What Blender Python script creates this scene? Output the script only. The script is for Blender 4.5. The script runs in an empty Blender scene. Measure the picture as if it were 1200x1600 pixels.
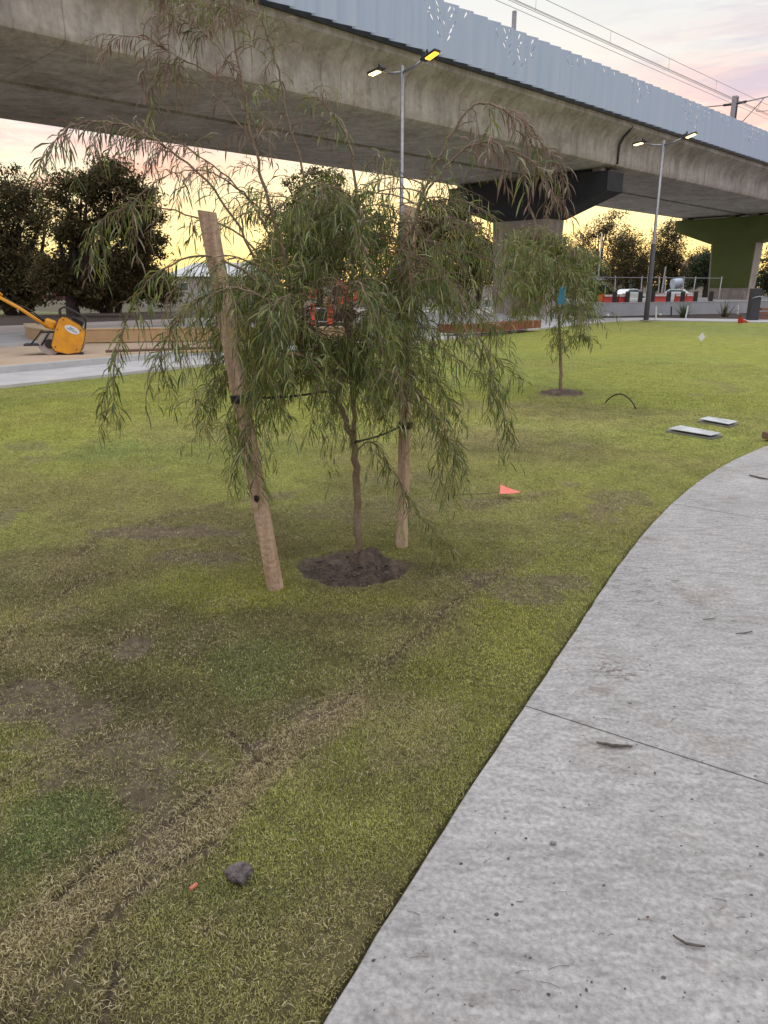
import bpy, bmesh, math, random
import numpy as np
from mathutils import Vector, Matrix
random.seed(7); rng = np.random.default_rng(11)
PI = math.pi
scene = bpy.context.scene
COL = scene.collection
# ------------------------------------------------------------------ camera
CAMH = 1.5; FPX = 1150.0; PIT = math.atan(350/1150)
cd = bpy.data.cameras.new('camera'); cam = bpy.data.objects.new('camera', cd); COL.objects.link(cam)
cam.location = (0, 0, CAMH); cam.rotation_euler = (PI/2-PIT, 0, 0)
cd.sensor_fit = 'VERTICAL'; cd.sensor_height = 36; cd.lens = 36*FPX/1600
cd.clip_start = .05; cd.clip_end = 3000
scene.camera = cam
scene.render.resolution_x = 768; scene.render.resolution_y = 1024
scene.view_settings.view_transform = 'Standard'; scene.view_settings.look = 'None'
scene.view_settings.exposure = 0.36; scene.view_settings.gamma = 1
# ------------------------------------------------------------------ sky
W = bpy.data.worlds.new('World'); scene.world = W; W.use_nodes = True
nt = W.node_tree; nt.nodes.clear()
def N(t, **k):
    n = nt.nodes.new(t)
    for a, b in k.items(): setattr(n, a, b)
    return n
def lk(a, b): nt.links.new(a, b)
def sval(s, v): s.default_value = v
def math_(op, a, b=None, c=None, clamp=False):
    n = N('ShaderNodeMath', operation=op); n.use_clamp = clamp
    for i, v in enumerate((a, b, c)):
        if v is None: continue
        if isinstance(v, (int, float)): n.inputs[i].default_value = v
        else: lk(v, n.inputs[i])
    return n.outputs[0]
def ramp_(fac, pts):
    n = N('ShaderNodeValToRGB'); e = n.color_ramp.elements
    while len(e) > 1: e.remove(e[0])
    e[0].position = pts[0][0]; e[0].color = (*pts[0][1], 1)
    for p, c in pts[1:]:
        q = e.new(p); q.color = (*c, 1)
    if not isinstance(fac, (int, float)): lk(fac, n.inputs[0])
    return n.outputs[0]
def mix_(f, a, b, mode='MIX'):
    n = N('ShaderNodeMix', data_type='RGBA', blend_type=mode)
    for s, v in ((0, f), (6, a), (7, b)):
        if isinstance(v, (int, float)): n.inputs[s].default_value = v
        elif isinstance(v, tuple): n.inputs[s].default_value = (*v, 1)
        else: lk(v, n.inputs[s])
    return n.outputs[2]
tc = N('ShaderNodeTexCoord'); sp = N('ShaderNodeSeparateXYZ'); lk(tc.outputs['Generated'], sp.inputs[0])
el = math_('MAXIMUM', sp.outputs[2], 0.0)
elr = math_('POWER', el, 0.5)                       # more stops near the horizon
west = ramp_(elr, [(0, (.95, .58, .16)), (.2, (.98, .78, .30)), (.30, (.98, .87, .48)), (.40, (.80, .75, .64)), (.48, (.63, .65, .63)), (.62, (.60, .645, .67)), (.72, (.95, .98, 1.0)), (1, (1.75, 1.75, 1.75))])
east = ramp_(elr, [(0, (.42, .42, .50)), (.25, (.56, .50, .60)), (.45, (.62, .66, .80)), (.62, (.68, .71, .80)), (.72, (.95, .98, 1.02)), (1, (1.75, 1.75, 1.75))])
az = math_('ARCTAN2', sp.outputs[0], sp.outputs[1])
wf = math_('MULTIPLY_ADD', math_('COSINE', math_('SUBTRACT', az, 0.10)), .75, .45, clamp=True)
sky = mix_(wf, east, west)
# brightest glow round the place the sun went down
gl = math_('POWER', math_('MAXIMUM', math_('COSINE', math_('SUBTRACT', az, 0.08)), 0.0), 14.0)
gle = math_('MULTIPLY', gl, math_('POWER', math_('SUBTRACT', 1.0, math_('MINIMUM', math_('MULTIPLY', el, 3.2), 1.0)), 1.5))
sky = mix_(math_('MULTIPLY', gle, .55), sky, (1.35, 1.08, .50))
mp = N('ShaderNodeMapping'); lk(tc.outputs['Generated'], mp.inputs[0]); mp.inputs['Scale'].default_value = (1.6, 1.6, 9.0)
mp.inputs['Rotation'].default_value = (0, .12, 0)
nz = N('ShaderNodeTexNoise'); lk(mp.outputs[0], nz.inputs['Vector']); nz.inputs['Scale'].default_value = 3.6; nz.inputs['Detail'].default_value = 7; nz.inputs['Roughness'].default_value = .6; nz.inputs['Distortion'].default_value = .6
cl = math_('MULTIPLY_ADD', nz.outputs[0], 6.5, -2.55, clamp=True)
band = math_('MULTIPLY', math_('MULTIPLY_ADD', el, 14.0, -.9, clamp=True), math_('MULTIPLY_ADD', el, -12.0, 3.6, clamp=True))
side = math_('MULTIPLY_ADD', math_('ABSOLUTE', math_('SUBTRACT', az, .06)), 5.0, -.7, clamp=True)
cm = math_('MULTIPLY', math_('MULTIPLY', cl, band), side)
ccol = ramp_(elr, [(0, (1.0, .42, .15)), (.32, (.98, .42, .26)), (.42, (.84, .46, .42)), (.55, (.60, .50, .54))])
sky = mix_(math_('MULTIPLY', cm, .85), sky, ccol)
mp2 = N('ShaderNodeMapping'); lk(tc.outputs['Generated'], mp2.inputs[0]); mp2.inputs['Scale'].default_value = (1.2, 1.2, 7.0); mp2.inputs['Location'].default_value = (3.1, 1.7, .4)
nz2 = N('ShaderNodeTexNoise'); lk(mp2.outputs[0], nz2.inputs['Vector']); nz2.inputs['Scale'].default_value = 5.0; nz2.inputs['Detail'].default_value = 6; nz2.inputs['Roughness'].default_value = .6; nz2.inputs['Distortion'].default_value = .4
cl2 = math_('MULTIPLY_ADD', nz2.outputs[0], 6.0, -2.7, clamp=True)
b2 = math_('MULTIPLY_ADD', el, 14.0, -1.6, clamp=True)
sky = mix_(math_('MULTIPLY', math_('MULTIPLY', cl2, b2), math_('MULTIPLY', side, .85)), sky, (.47, .43, .53))
nish = N('ShaderNodeTexSky', sky_type='NISHITA'); nish.sun_disc = False; nish.sun_elevation = math.radians(1.5); nish.sun_rotation = math.radians(5)
ns = N('ShaderNodeVectorMath', operation='SCALE'); lk(nish.outputs[0], ns.inputs[0]); ns.inputs['Scale'].default_value = .03
sky = mix_(1.0, sky, ns.outputs[0], 'ADD')
bg = N('ShaderNodeBackground'); lk(sky, bg.inputs[0]); bg.inputs[1].default_value = 1.0
out = N('ShaderNodeOutputWorld'); lk(bg.outputs[0], out.inputs[0])
# ------------------------------------------------------------------ last sun, low behind the trees
sl = bpy.data.lights.new('sun', 'SUN'); sl.energy = .5; sl.angle = math.radians(15); sl.color = (1, .78, .52)
so = bpy.data.objects.new('sun', sl); COL.objects.link(so)
so.rotation_euler = (math.radians(90-6), 0, math.radians(180-5))
# ================================================================== helpers
def ray(x, y):
    return (x-600.0, FPX*math.cos(PIT)+(800-y)*math.sin(PIT), -FPX*math.sin(PIT)+(800-y)*math.cos(PIT))
def G(x, y, z=0.0):
    r = ray(x, y); t = (z-CAMH)/r[2]; return Vector((r[0]*t, r[1]*t, z))
def At(x, y, Y):
    r = ray(x, y); t = Y/r[1]; return Vector((r[0]*t, Y, CAMH+r[2]*t))

def mat(name, base, rough=.8, noise=None, scale=5, detail=6, bump=0, bscale=60, metallic=0, emis=None, estr=0, spec=.5, trans=0, stretch=(1, 1, 1), obj=False, perisland=None, alpha=None):
    """Principled material; noise = second colour mixed in by a noise texture."""
    m = bpy.data.materials.new(name); m.use_nodes = True
    t = m.node_tree; b = t.nodes['Principled BSDF']
    b.inputs['Base Color'].default_value = (*base, 1); b.inputs['Roughness'].default_value = rough
    b.inputs['Metallic'].default_value = metallic; b.inputs['Specular IOR Level'].default_value = spec
    L = t.links.new
    g = t.nodes.new('ShaderNodeTexCoord') if obj else t.nodes.new('ShaderNodeNewGeometry')
    pos = g.outputs['Object'] if obj else g.outputs['Position']
    colsock = None
    if noise is not None:
        mpn = t.nodes.new('ShaderNodeMapping'); L(pos, mpn.inputs[0]); mpn.inputs['Scale'].default_value = stretch
        n = t.nodes.new('ShaderNodeTexNoise'); L(mpn.outputs[0], n.inputs['Vector']); n.inputs['Scale'].default_value = scale; n.inputs['Detail'].default_value = detail; n.inputs['Roughness'].default_value = .62
        r = t.nodes.new('ShaderNodeValToRGB'); r.color_ramp.elements[0].position = .34; r.color_ramp.elements[1].position = .66
        r.color_ramp.elements[0].color = (*base, 1); r.color_ramp.elements[1].color = (*noise, 1)
        L(n.outputs[0], r.inputs[0]); colsock = r.outputs[0]
    if perisland is not None:
        gi = t.nodes.new('ShaderNodeNewGeometry')
        r = t.nodes.new('ShaderNodeValToRGB'); e = r.color_ramp.elements
        while len(e) > 1: e.remove(e[0])
        e[0].position = 0; e[0].color = (*perisland[0], 1)
        for i, c in enumerate(perisland[1:]):
            q = e.new((i+1)/(len(perisland)-1)); q.color = (*c, 1)
        L(gi.outputs['Random Per Island'], r.inputs[0])
        if colsock is None: colsock = r.outputs[0]
        else:
            mx = t.nodes.new('ShaderNodeMix'); mx.data_type = 'RGBA'; mx.inputs[0].default_value = .5
            L(colsock, mx.inputs[6]); L(r.outputs[0], mx.inputs[7]); colsock = mx.outputs[2]
    if colsock is not None: L(colsock, b.inputs['Base Color'])
    if bump:
        n2 = t.nodes.new('ShaderNodeTexNoise'); L(pos, n2.inputs['Vector']); n2.inputs['Scale'].default_value = bscale; n2.inputs['Detail'].default_value = 5
        bp = t.nodes.new('ShaderNodeBump'); bp.inputs['Strength'].default_value = bump; bp.inputs['Distance'].default_value = .02
        L(n2.outputs[0], bp.inputs['Height']); L(bp.outputs[0], b.inputs['Normal'])
    if emis: b.inputs['Emission Color'].default_value = (*emis, 1); b.inputs['Emission Strength'].default_value = estr
    if trans:
        o = t.nodes['Material Output']; tr = t.nodes.new('ShaderNodeBsdfTranslucent'); ms = t.nodes.new('ShaderNodeMixShader'); ms.inputs[0].default_value = trans
        if colsock is not None: L(colsock, tr.inputs[0])
        else: tr.inputs[0].default_value = (*base, 1)
        L(b.outputs[0], ms.inputs[1]); L(tr.outputs[0], ms.inputs[2]); L(ms.outputs[0], o.inputs[0])
    return m

def link(o, parent=None):
    COL.objects.link(o)
    if parent is not None: o.parent = parent
    return o
def tag(o, label, cat, group=None):
    o['label'] = label; o['category'] = cat
    if group: o['group'] = group
    return o
def kind(o, k='structure'):
    o['kind'] = k; return o
def thing(name, label, cat, loc=(0, 0, 0), rz=0, group=None):
    o = bpy.data.objects.new(name, None); COL.objects.link(o); o.empty_display_size = .2
    o.location = loc; o.rotation_euler = (0, 0, rz)
    return tag(o, label, cat, group)
def mesh_np(name, V, F, m, parent=None, smooth=False, counts=None, color=None):
    """V (n,3); F (k,c) array of equal faces, or flat loops with counts."""
    me = bpy.data.meshes.new(name); V = np.asarray(V, dtype=np.float32)
    if counts is None:
        F = np.asarray(F, dtype=np.int32); counts = np.full(len(F), F.shape[1], dtype=np.int32); F = F.ravel()
    F = np.asarray(F, dtype=np.int32); counts = np.asarray(counts, dtype=np.int32)
    me.vertices.add(len(V)); me.vertices.foreach_set('co', V.ravel())
    me.loops.add(len(F)); me.loops.foreach_set('vertex_index', F)
    me.polygons.add(len(counts)); st = np.zeros(len(counts), dtype=np.int32); st[1:] = np.cumsum(counts)[:-1]
    me.polygons.foreach_set('loop_start', st); me.polygons.foreach_set('loop_total', counts)
    if smooth: me.polygons.foreach_set('use_smooth', np.ones(len(counts), dtype=bool))
    me.update(calc_edges=True); me.validate()
    if color is not None:
        a = me.color_attributes.new('col', 'FLOAT_COLOR', 'POINT')
        c = np.ones((len(V), 4), dtype=np.float32); c[:, :3] = color
        a.data.foreach_set('color', c.ravel())
    me.materials.append(m)
    return link(bpy.data.objects.new(name, me), parent)
class MB:
    """collects shapes, build() links them as one mesh object"""
    def __init__(s): s.bm = bmesh.new()
    def poly(s, pts):
        return s.bm.faces.new([s.bm.verts.new(p) for p in pts])
    def box(s, c, d, rz=0, rx=0, ry=0, M=None, bevel=0):
        T = Matrix.Translation(c) @ Matrix.Rotation(rz, 4, 'Z') @ Matrix.Rotation(ry, 4, 'Y') @ Matrix.Rotation(rx, 4, 'X') @ Matrix.Diagonal((*d, 1))
        r = bmesh.ops.create_cube(s.bm, size=1, matrix=T if M is None else M @ T)
        if bevel:
            es = list({e for v in r['verts'] for e in v.link_edges})
            bmesh.ops.bevel(s.bm, geom=es, offset=bevel, segments=2, affect='EDGES', profile=.5)
        return s
    def tube(s, pts, rad, seg=8, cap=True):
        pts = [Vector(p) for p in pts]; n = len(pts)
        rads = rad if isinstance(rad, (list, tuple)) else [rad]*n
        rings = []; up = None
        for i, p in enumerate(pts):
            d = (pts[min(i+1, n-1)]-pts[max(i-1, 0)]).normalized()
            if up is None:
                a = Vector((0, 0, 1)) if abs(d.z) < .9 else Vector((1, 0, 0)); up = d.cross(a).normalized()
            else:
                up = (up-d*up.dot(d)).normalized()
            v = d.cross(up)
            rings.append([s.bm.verts.new(p+(up*math.cos(2*PI*k/seg)+v*math.sin(2*PI*k/seg))*rads[i]) for k in range(seg)])
        for a, b in zip(rings, rings[1:]):
            for k in range(seg):
                f = s.bm.faces.new((a[k], a[(k+1) % seg], b[(k+1) % seg], b[k])); f.smooth = True
        if cap:
            s.bm.faces.new(rings[0][::-1]); s.bm.faces.new(rings[-1])
        return s
    def prism(s, pts, vec):
        """closed outline pts (3D), extruded by vec"""
        vec = Vector(vec); a = [s.bm.verts.new(p) for p in pts]; b = [s.bm.verts.new(Vector(p)+vec) for p in pts]; n = len(a)
        s.bm.faces.new(a); s.bm.faces.new(b[::-1])
        for i in range(n): s.bm.faces.new((a[i], b[i], b[(i+1) % n], a[(i+1) % n]))
        return s
    def sphere(s, c, r, sc=(1, 1, 1), sub=2, jit=0):
        res = bmesh.ops.create_icosphere(s.bm, subdivisions=sub, radius=r, matrix=Matrix.Translation(c) @ Matrix.Diagonal((*sc, 1)))
        for v in res['verts']:
            if jit: v.co += (v.co-Vector(c))*random.uniform(-jit, jit)
            for f in v.link_faces: f.smooth = True
        return s
    def build(s, name, m, parent=None, bevel=0):
        bmesh.ops.recalc_face_normals(s.bm, faces=s.bm.faces)
        if bevel: bmesh.ops.bevel(s.bm, geom=[e for e in s.bm.edges if len(e.link_faces) == 2 and e.calc_face_angle(0) > .5], offset=bevel, segments=2, affect='EDGES')
        me = bpy.data.meshes.new(name); s.bm.to_mesh(me); s.bm.free(); me.materials.append(m)
        return link(bpy.data.objects.new(name, me), parent)
_T = rng.random((512, 512))
def vnoise(x, y, s, seed=0):
    x = np.asarray(x)*s+seed*17.3+1000; y = np.asarray(y)*s+seed*9.1+1000
    xi = np.floor(x).astype(int); yi = np.floor(y).astype(int); fx = x-xi; fy = y-yi
    fx = fx*fx*(3-2*fx); fy = fy*fy*(3-2*fy)
    a = _T[xi % 512, yi % 512]; b = _T[(xi+1) % 512, yi % 512]; c = _T[xi % 512, (yi+1) % 512]; d = _T[(xi+1) % 512, (yi+1) % 512]
    return (a*(1-fx)+b*fx)*(1-fy)+(c*(1-fx)+d*fx)*fy
def fbm(x, y, s, seed=0, o=4):
    t = 0; w = 0
    for i in range(o):
        t = t+vnoise(x, y, s*2**i, seed+i*3)*.5**i; w += .5**i
    return t/w
def sstep(a, b, x):
    t = np.clip((x-a)/(b-a), 0, 1); return t*t*(3-2*t)
# ================================================================== materials
M = {}
M['conc_path'] = None
M['white_paint'] = mat('white_paint', (.7, .72, .72), .5)
M['timber'] = mat('timber', (.34, .22, .14), .8, (.60, .44, .30), 2.2, bump=.7, bscale=40, stretch=(9, 9, .9))
M['bark'] = mat('young_bark', (.20, .14, .085), .85, (.32, .24, .16), 14, bump=.7, bscale=90, stretch=(1, 1, .5))
M['darkbark'] = mat('dark_bark', (.035, .028, .022), .9, (.08, .062, .05), 6, bump=.8, bscale=12)
M['tie'] = mat('black_tie', (.012, .012, .014), .6)
M['soil'] = mat('soil', (.075, .055, .044), .95, (.16, .12, .10), 26, bump=1.0, bscale=70)
M['mulch'] = mat('mulch_soil', (.030, .021, .017), .95, (.07, .048, .038), 9, bump=1.0, bscale=30)
M['galv'] = mat('galvanised_steel', (.26, .26, .28), .38, (.36, .36, .38), 8, metallic=.75)
M['darksteel'] = mat('dark_painted_steel', (.035, .036, .042), .45)
M['concrete_web'] = None
# ------------------------------------------------------------------ lawn
def cval(x, y): return -.82*x+.57*y-11.7          # distance beyond the lawn's far kerb
PATH = [(-1.05, -1.2), (-.62, .0), (-.38, .6), (-.14, 1.18), (.02, 1.47), (.27, 1.95), (.53, 2.43), (.92, 3.13), (1.40, 4.05), (2.03, 5.07), (2.66, 5.93), (3.25, 6.62), (3.95, 7.33), (5.0, 8.2), (6.4, 9.1), (8.5, 10.1), (12, 11.2), (20, 12.6)]
def smooth_line(P, n=8):
    P = [Vector(p) for p in P]; o = []
    for i in range(len(P)-1):
        a = P[max(i-1, 0)]; b = P[i]; c = P[i+1]; d = P[min(i+2, len(P)-1)]
        for k in range(n):
            t = k/n; o.append(.5*((2*b)+(c-a)*t+(2*a-5*b+4*c-d)*t*t+(3*b-a-3*c+d)*t**3))
    o.append(P[-1]); return o
PE = smooth_line([Vector((*p, 0)) for p in PATH], 8)
for _ in range(60):
    PE = [PE[0]]+[(a+b*2+c)/4 for a, b, c in zip(PE[:-2], PE[1:-1], PE[2:])]+[PE[-1]]
_pe = np.array([(p.x, p.y) for p in PE])
def path_dist(x, y):
    """signed distance to the path's edge, positive on the lawn"""
    x = np.asarray(x, float).ravel(); y = np.asarray(y, float).ravel(); best = np.full(len(x), 1e9); sg = np.ones(len(x))
    for a, b in zip(_pe[:-1], _pe[1:]):
        d = b-a; L2 = d @ d
        t = np.clip(((x-a[0])*d[0]+(y-a[1])*d[1])/L2, 0, 1)
        px = x-(a[0]+t*d[0]); py = y-(a[1]+t*d[1]); dd = px*px+py*py
        k = dd < best; best[k] = dd[k]; sg[k] = np.sign((d[0]*py-d[1]*px)[k])
    return np.sqrt(best)*sg
def seg_dist(x, y, P):
    best = np.full(len(x), 1e9)
    for a, b in zip(P[:-1], P[1:]):
        d = (b[0]-a[0], b[1]-a[1]); L2 = d[0]**2+d[1]**2
        t = np.clip(((x-a[0])*d[0]+(y-a[1])*d[1])/L2, 0, 1)
        best = np.minimum(best, np.hypot(x-(a[0]+t*d[0]), y-(a[1]+t*d[1])))
    return best
def gl_(pts): return [(G(*p).x, G(*p).y) for p in pts]
SEAMS = [gl_([(-60, 1640), (20, 1562), (110, 1498), (150, 1440), (200, 1400), (235, 1376), (330, 1312)]),
         gl_([(80, 1402), (180, 1330), (290, 1262), (400, 1186), (470, 1130), (560, 1070), (690, 955), (760, 900), (840, 862)]),
         gl_([(-40, 1100), (50, 1060), (90, 1045), (160, 1010), (245, 965)]),
         gl_([(-30, 1240), (60, 1178), (165, 1150), (240, 1130)]),
         gl_([(225, 888), (300, 868), (380, 845)]), gl_([(80, 905), (150, 838), (270, 805), (400, 775)]),
         gl_([(160, 1600), (182, 1540), (185, 1500)]), gl_([(740, 790), (850, 770)]), gl_([(360, 1140), (402, 1186)]),
         gl_([(-20, 1010), (60, 950), (140, 900), (220, 885)])]
# bare or thin spots: px centre, px radii, strength
BARE = [(205, 1010, 50, 26, 1.0), (50, 1090, 95, 40, .95), (130, 1122, 60, 34, .9), (205, 1215, 55, 60, .85), (245, 1280, 45, 30, .8), (290, 1190, 90, 30, .6), (470, 1108, 60, 24, .65),
        (398, 1162, 22, 12, 1.2), (255, 828, 150, 13, .95), (310, 868, 95, 14, .85), (90, 955, 60, 14, .6), (10, 1370, 30, 40, .9), (60, 1160, 60, 16, .7), (300, 1000, 90, 30, .5),
        (690, 905, 60, 16, .45), (830, 690, 150, 14, .45), (900, 668, 120, 10, .4), (640, 745, 120, 20, .55), (560, 790, 160, 24, .6), (870, 618, 70, 8, .7), (1000, 760, 80, 14, .25), (350, 940, 40, 10, .5),
        (820, 860, 60, 16, .4), (760, 780, 50, 8, .6), (600, 960, 90, 14, .45), (160, 1440, 60, 24, .35), (90, 1540, 90, 30, .5), (850, 640, 160, 14, .35), (700, 640, 120, 14, .3)]
LUSH = [(80, 1290, 130, 75, 1.2), (30, 1350, 60, 50, .8), (20, 1440, 60, 40, .6), (390, 1030, 90, 50, .8), (330, 700, 160, 22, .35), (170, 700, 60, 18, .7), (240, 1500, 120, 30, .5), (350, 1400, 160, 40, .5), (1060, 560, 120, 9, .8), (960, 560, 90, 5, .5), (1150, 515, 100, 8, .7), (450, 1350, 60, 60, .3), (20, 900, 50, 20, .5)]
DRY = [(200, 1370, 110, 35, .6), (330, 1260, 90, 40, .6), (450, 1170, 80, 50, .5), (150, 1420, 60, 30, .6), (320, 1440, 30, 20, .6), (60, 1010, 90, 30, .5), (560, 1480, 150, 120, .25), (640, 1130, 90, 60, .5), (760, 650, 200, 30, .3), (840, 790, 200, 50, .3), (60, 880, 100, 40, .4)]
YEL = [(350, 920, 130, 30, .9), (560, 940, 100, 22, .7), (790, 950, 70, 80, .7), (700, 1060, 90, 40, .5), (950, 800, 90, 60, .6), (520, 620, 400, 30, .5), (1100, 600, 200, 40, .4), (120, 640, 200, 40, .6), (1000, 540, 300, 24, .6)]
WORN = [(330, 985, 260, 70, .8), (120, 1010, 200, 70, .9), (260, 1110, 260, 80, 1.0), (520, 1060, 160, 60, .7), (180, 1230, 170, 60, .9), (60, 890, 160, 40, .6), (520, 830, 300, 40, .5), (800, 690, 200, 24, .6), (870, 640, 200, 16, .6), (620, 760, 160, 30, .5), (620, 1210, 120, 50, .4), (560, 960, 140, 24, .7), (700, 880, 120, 26, .5), (60, 1590, 160, 50, .6)]
def blobs(x, y, L, seed):
    w = np.zeros(len(x))
    for i, (px, py, rx, ry, s) in enumerate(L):
        c = G(px, py); a = G(px+rx, py); b = G(px, py-ry)
        ax = (a-c).length; ay = (b-c).length
        d = np.hypot((x-c.x)/ax, (y-c.y)/ay)+.9*(fbm(x, y, 2.2/max(min(ax, ay), .08)*.6, seed+i, 4)-.5)
        w = np.maximum(w, s*(1-sstep(.55, 1.1, d)))
    return w
TREEB = G(562, 872); BOWL = G(549, 888); T2B = G(877, 613)
def features(x, y):
    x = np.asarray(x, float); y = np.asarray(y, float)
    bare = blobs(x, y, BARE, 1); bare = np.maximum(bare, .8*sstep(.66, .76, fbm(x, y, 1.1, 40, 5))*sstep(30, 6, y))
    bare = bare*(1-.85*np.clip(blobs(x, y, LUSH, 60), 0, 1))
    seam = np.full(len(x), 1e9)
    wob = .05*(fbm(x, y, 5, 77, 3)-.5)
    for s in SEAMS: seam = np.minimum(seam, seg_dist(x+wob, y-wob, s))
    seam = seam+.03*sstep(.48, .66, fbm(x, y, 3.1, 88, 3))
    tr = np.hypot((x-BOWL.x)/.29, (y-BOWL.y)/.235)+.55*(fbm(x, y, 6, 5, 4)-.5)
    tr2 = np.hypot((x-T2B.x)/.34, (y-T2B.y)/.34)+.3*(fbm(x, y, 6, 6, 3)-.5)
    return bare, seam, tr, tr2
BAND = gl_([(-40, 1530), (70, 1450), (200, 1375), (330, 1270), (450, 1172), (540, 1100)])
def dryness(x, y):
    w = blobs(x, y, DRY, 90)*.8
    d = seg_dist(x+.10*(fbm(x, y, 4, 71, 3)-.5), y, BAND); return np.maximum(w, 1-sstep(.05, .115, d))
def lawn_col(x, y, bare, seam):
    lush = blobs(x, y, LUSH, 60); dry = dryness(x, y); yel = blobs(x, y, YEL, 120)
    r = np.hypot(x, y)[:, None]
    n1 = fbm(x, y, .9, 200, 5)[:, None]; n2 = fbm(x, y, 6, 220, 4)[:, None]
    near = np.array([.355, .365, .100]); far = np.array([.255, .285, .072]); olive = np.array([.320, .275, .115])
    c = near+(far-near)*sstep(4.0, 11, r)
    c = c+(olive-c)*(.6*sstep(.42, .62, n1)*(1-.65*sstep(5, 14, r)))
    worn = blobs(x, y, WORN, 150)[:, None]; c = c+(np.array([.170, .152, .066])*(.7+.6*n2)-c)*(.85*worn)
    c = c+(np.array([.200, .250, .078])-c)*(.8*lush[:, None])
    c = c+(np.array([.42, .34, .175])-c)*(.85*dry[:, None])
    c = c+(np.array([.350, .350, .060])-c)*(.6*yel[:, None])
    c = c+(np.array([.24, .19, .10])-c)*(.5*(1-sstep(.01, .12, seam)))[:, None]
    return c*(.75+.5*n2)
def lawn_mesh():
    rr = .55*1.0105**np.arange(0, 445); rr = rr[rr < 48]
    th = np.radians(np.linspace(-78, 82, 1050))
    R, T = np.meshgrid(rr, th, indexing='ij'); x = (R*np.sin(T)).ravel(); y = (R*np.cos(T)).ravel()
    y[:] = y
    bare, seam, tr, tr2 = features(x, y)
    pd = path_dist(x, y)
    z = -.012+.022*(fbm(x, y, 1.6, 300, 4)-.5)*sstep(0, .25, pd)+.020*(fbm(x, y, 14, 310, 3)-.5)*np.maximum(sstep(.2, .6, bare), .35)*sstep(12, 6, np.hypot(x, y))
    z -= .016*(1-sstep(.0, .026, seam))*sstep(9, 4, np.hypot(x, y))
    z += .020*np.exp(-((tr-1.12)/.16)**2)*(tr > 0)
    bowl = 1-sstep(.8, 1.05, tr); z -= .018*bowl
    z += bowl*(.11*np.exp(-((x-TREEB.x-.06)**2+(y-TREEB.y+.03)**2)/.010)+.075*(fbm(x, y, 15, 330, 4)-.45)+.05*np.exp(-((x-TREEB.x+.15)**2+(y-TREEB.y+.06)**2)/.010))
    z += .05*(1-sstep(.5, 1.05, tr2))
    z -= .03*(1-sstep(.0, .03, np.abs(pd)))*(1+fbm(x, y, 12, 12, 2))
    z = np.where(pd < -.02, -.06, z)
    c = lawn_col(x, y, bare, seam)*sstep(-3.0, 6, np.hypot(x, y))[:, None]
    soil = np.array([.14, .106, .084])*(.6+.8*fbm(x, y, 22, 350, 4)[:, None])
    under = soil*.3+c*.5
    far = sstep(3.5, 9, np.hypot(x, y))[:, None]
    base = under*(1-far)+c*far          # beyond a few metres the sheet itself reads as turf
    b = np.clip(bare*.85*sstep(.34, .70, bare+.5*(fbm(x, y, 18, 360, 3)-.5)), 0, 1)[:, None]
    base = base+(soil*1.25-base)*b*(1-.45*far)
    dk = np.array([.150, .112, .092])*(.35+1.2*fbm(x, y, 34, 370, 4)[:, None])
    base = base+(dk-base)*(1-sstep(.95, 1.1, np.minimum(tr, tr2)))[:, None]
    base = base+(dk-base)*(.8*(1-sstep(.0, .016, seam)))[:, None]
    n, m_ = len(rr), len(th)
    idx = np.arange(n*m_).reshape(n, m_)
    F = np.stack([idx[:-1, :-1], idx[:-1, 1:], idx[1:, 1:], idx[1:, :-1]], -1).reshape(-1, 4)[:, ::-1]
    cx = x[F].mean(1); cy = y[F].mean(1)
    F = F[(cval(cx, cy) < .8)]
    m = bpy.data.materials.new('turf_ground'); m.use_nodes = True; t = m.node_tree; L = t.links.new; b_ = t.nodes['Principled BSDF']
    a = t.nodes.new('ShaderNodeVertexColor'); a.layer_name = 'col'
    g = t.nodes.new('ShaderNodeNewGeometry'); n2 = t.nodes.new('ShaderNodeTexNoise'); L(g.outputs['Position'], n2.inputs['Vector']); n2.inputs['Scale'].default_value = 32; n2.inputs['Detail'].default_value = 6; n2.inputs['Roughness'].default_value = .75
    r = t.nodes.new('ShaderNodeValToRGB'); r.color_ramp.elements[0].position = .3; r.color_ramp.elements[0].color = (.45, .45, .45, 1); r.color_ramp.elements[1].position = .7; r.color_ramp.elements[1].color = (1.5, 1.5, 1.4, 1)
    L(n2.outputs[0], r.inputs[0]); mx = t.nodes.new('ShaderNodeMix'); mx.data_type = 'RGBA'; mx.blend_type = 'MULTIPLY'; mx.inputs[0].default_value = 1
    L(a.outputs[0], mx.inputs[6]); L(r.outputs[0], mx.inputs[7]); L(mx.outputs[2], b_.inputs['Base Color'])
    b_.inputs['Roughness'].default_value = .95; b_.inputs['Specular IOR Level'].default_value = .15
    bp = t.nodes.new('ShaderNodeBump'); bp.inputs['Strength'].default_value = .9; bp.inputs['Distance'].default_value = .03; L(n2.outputs[0], bp.inputs['Height']); L(bp.outputs[0], b_.inputs['Normal'])
    o = mesh_np('lawn', np.stack([x, y, z], 1), F, m, smooth=True, color=base); kind(o)
lawn_mesh()
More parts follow.
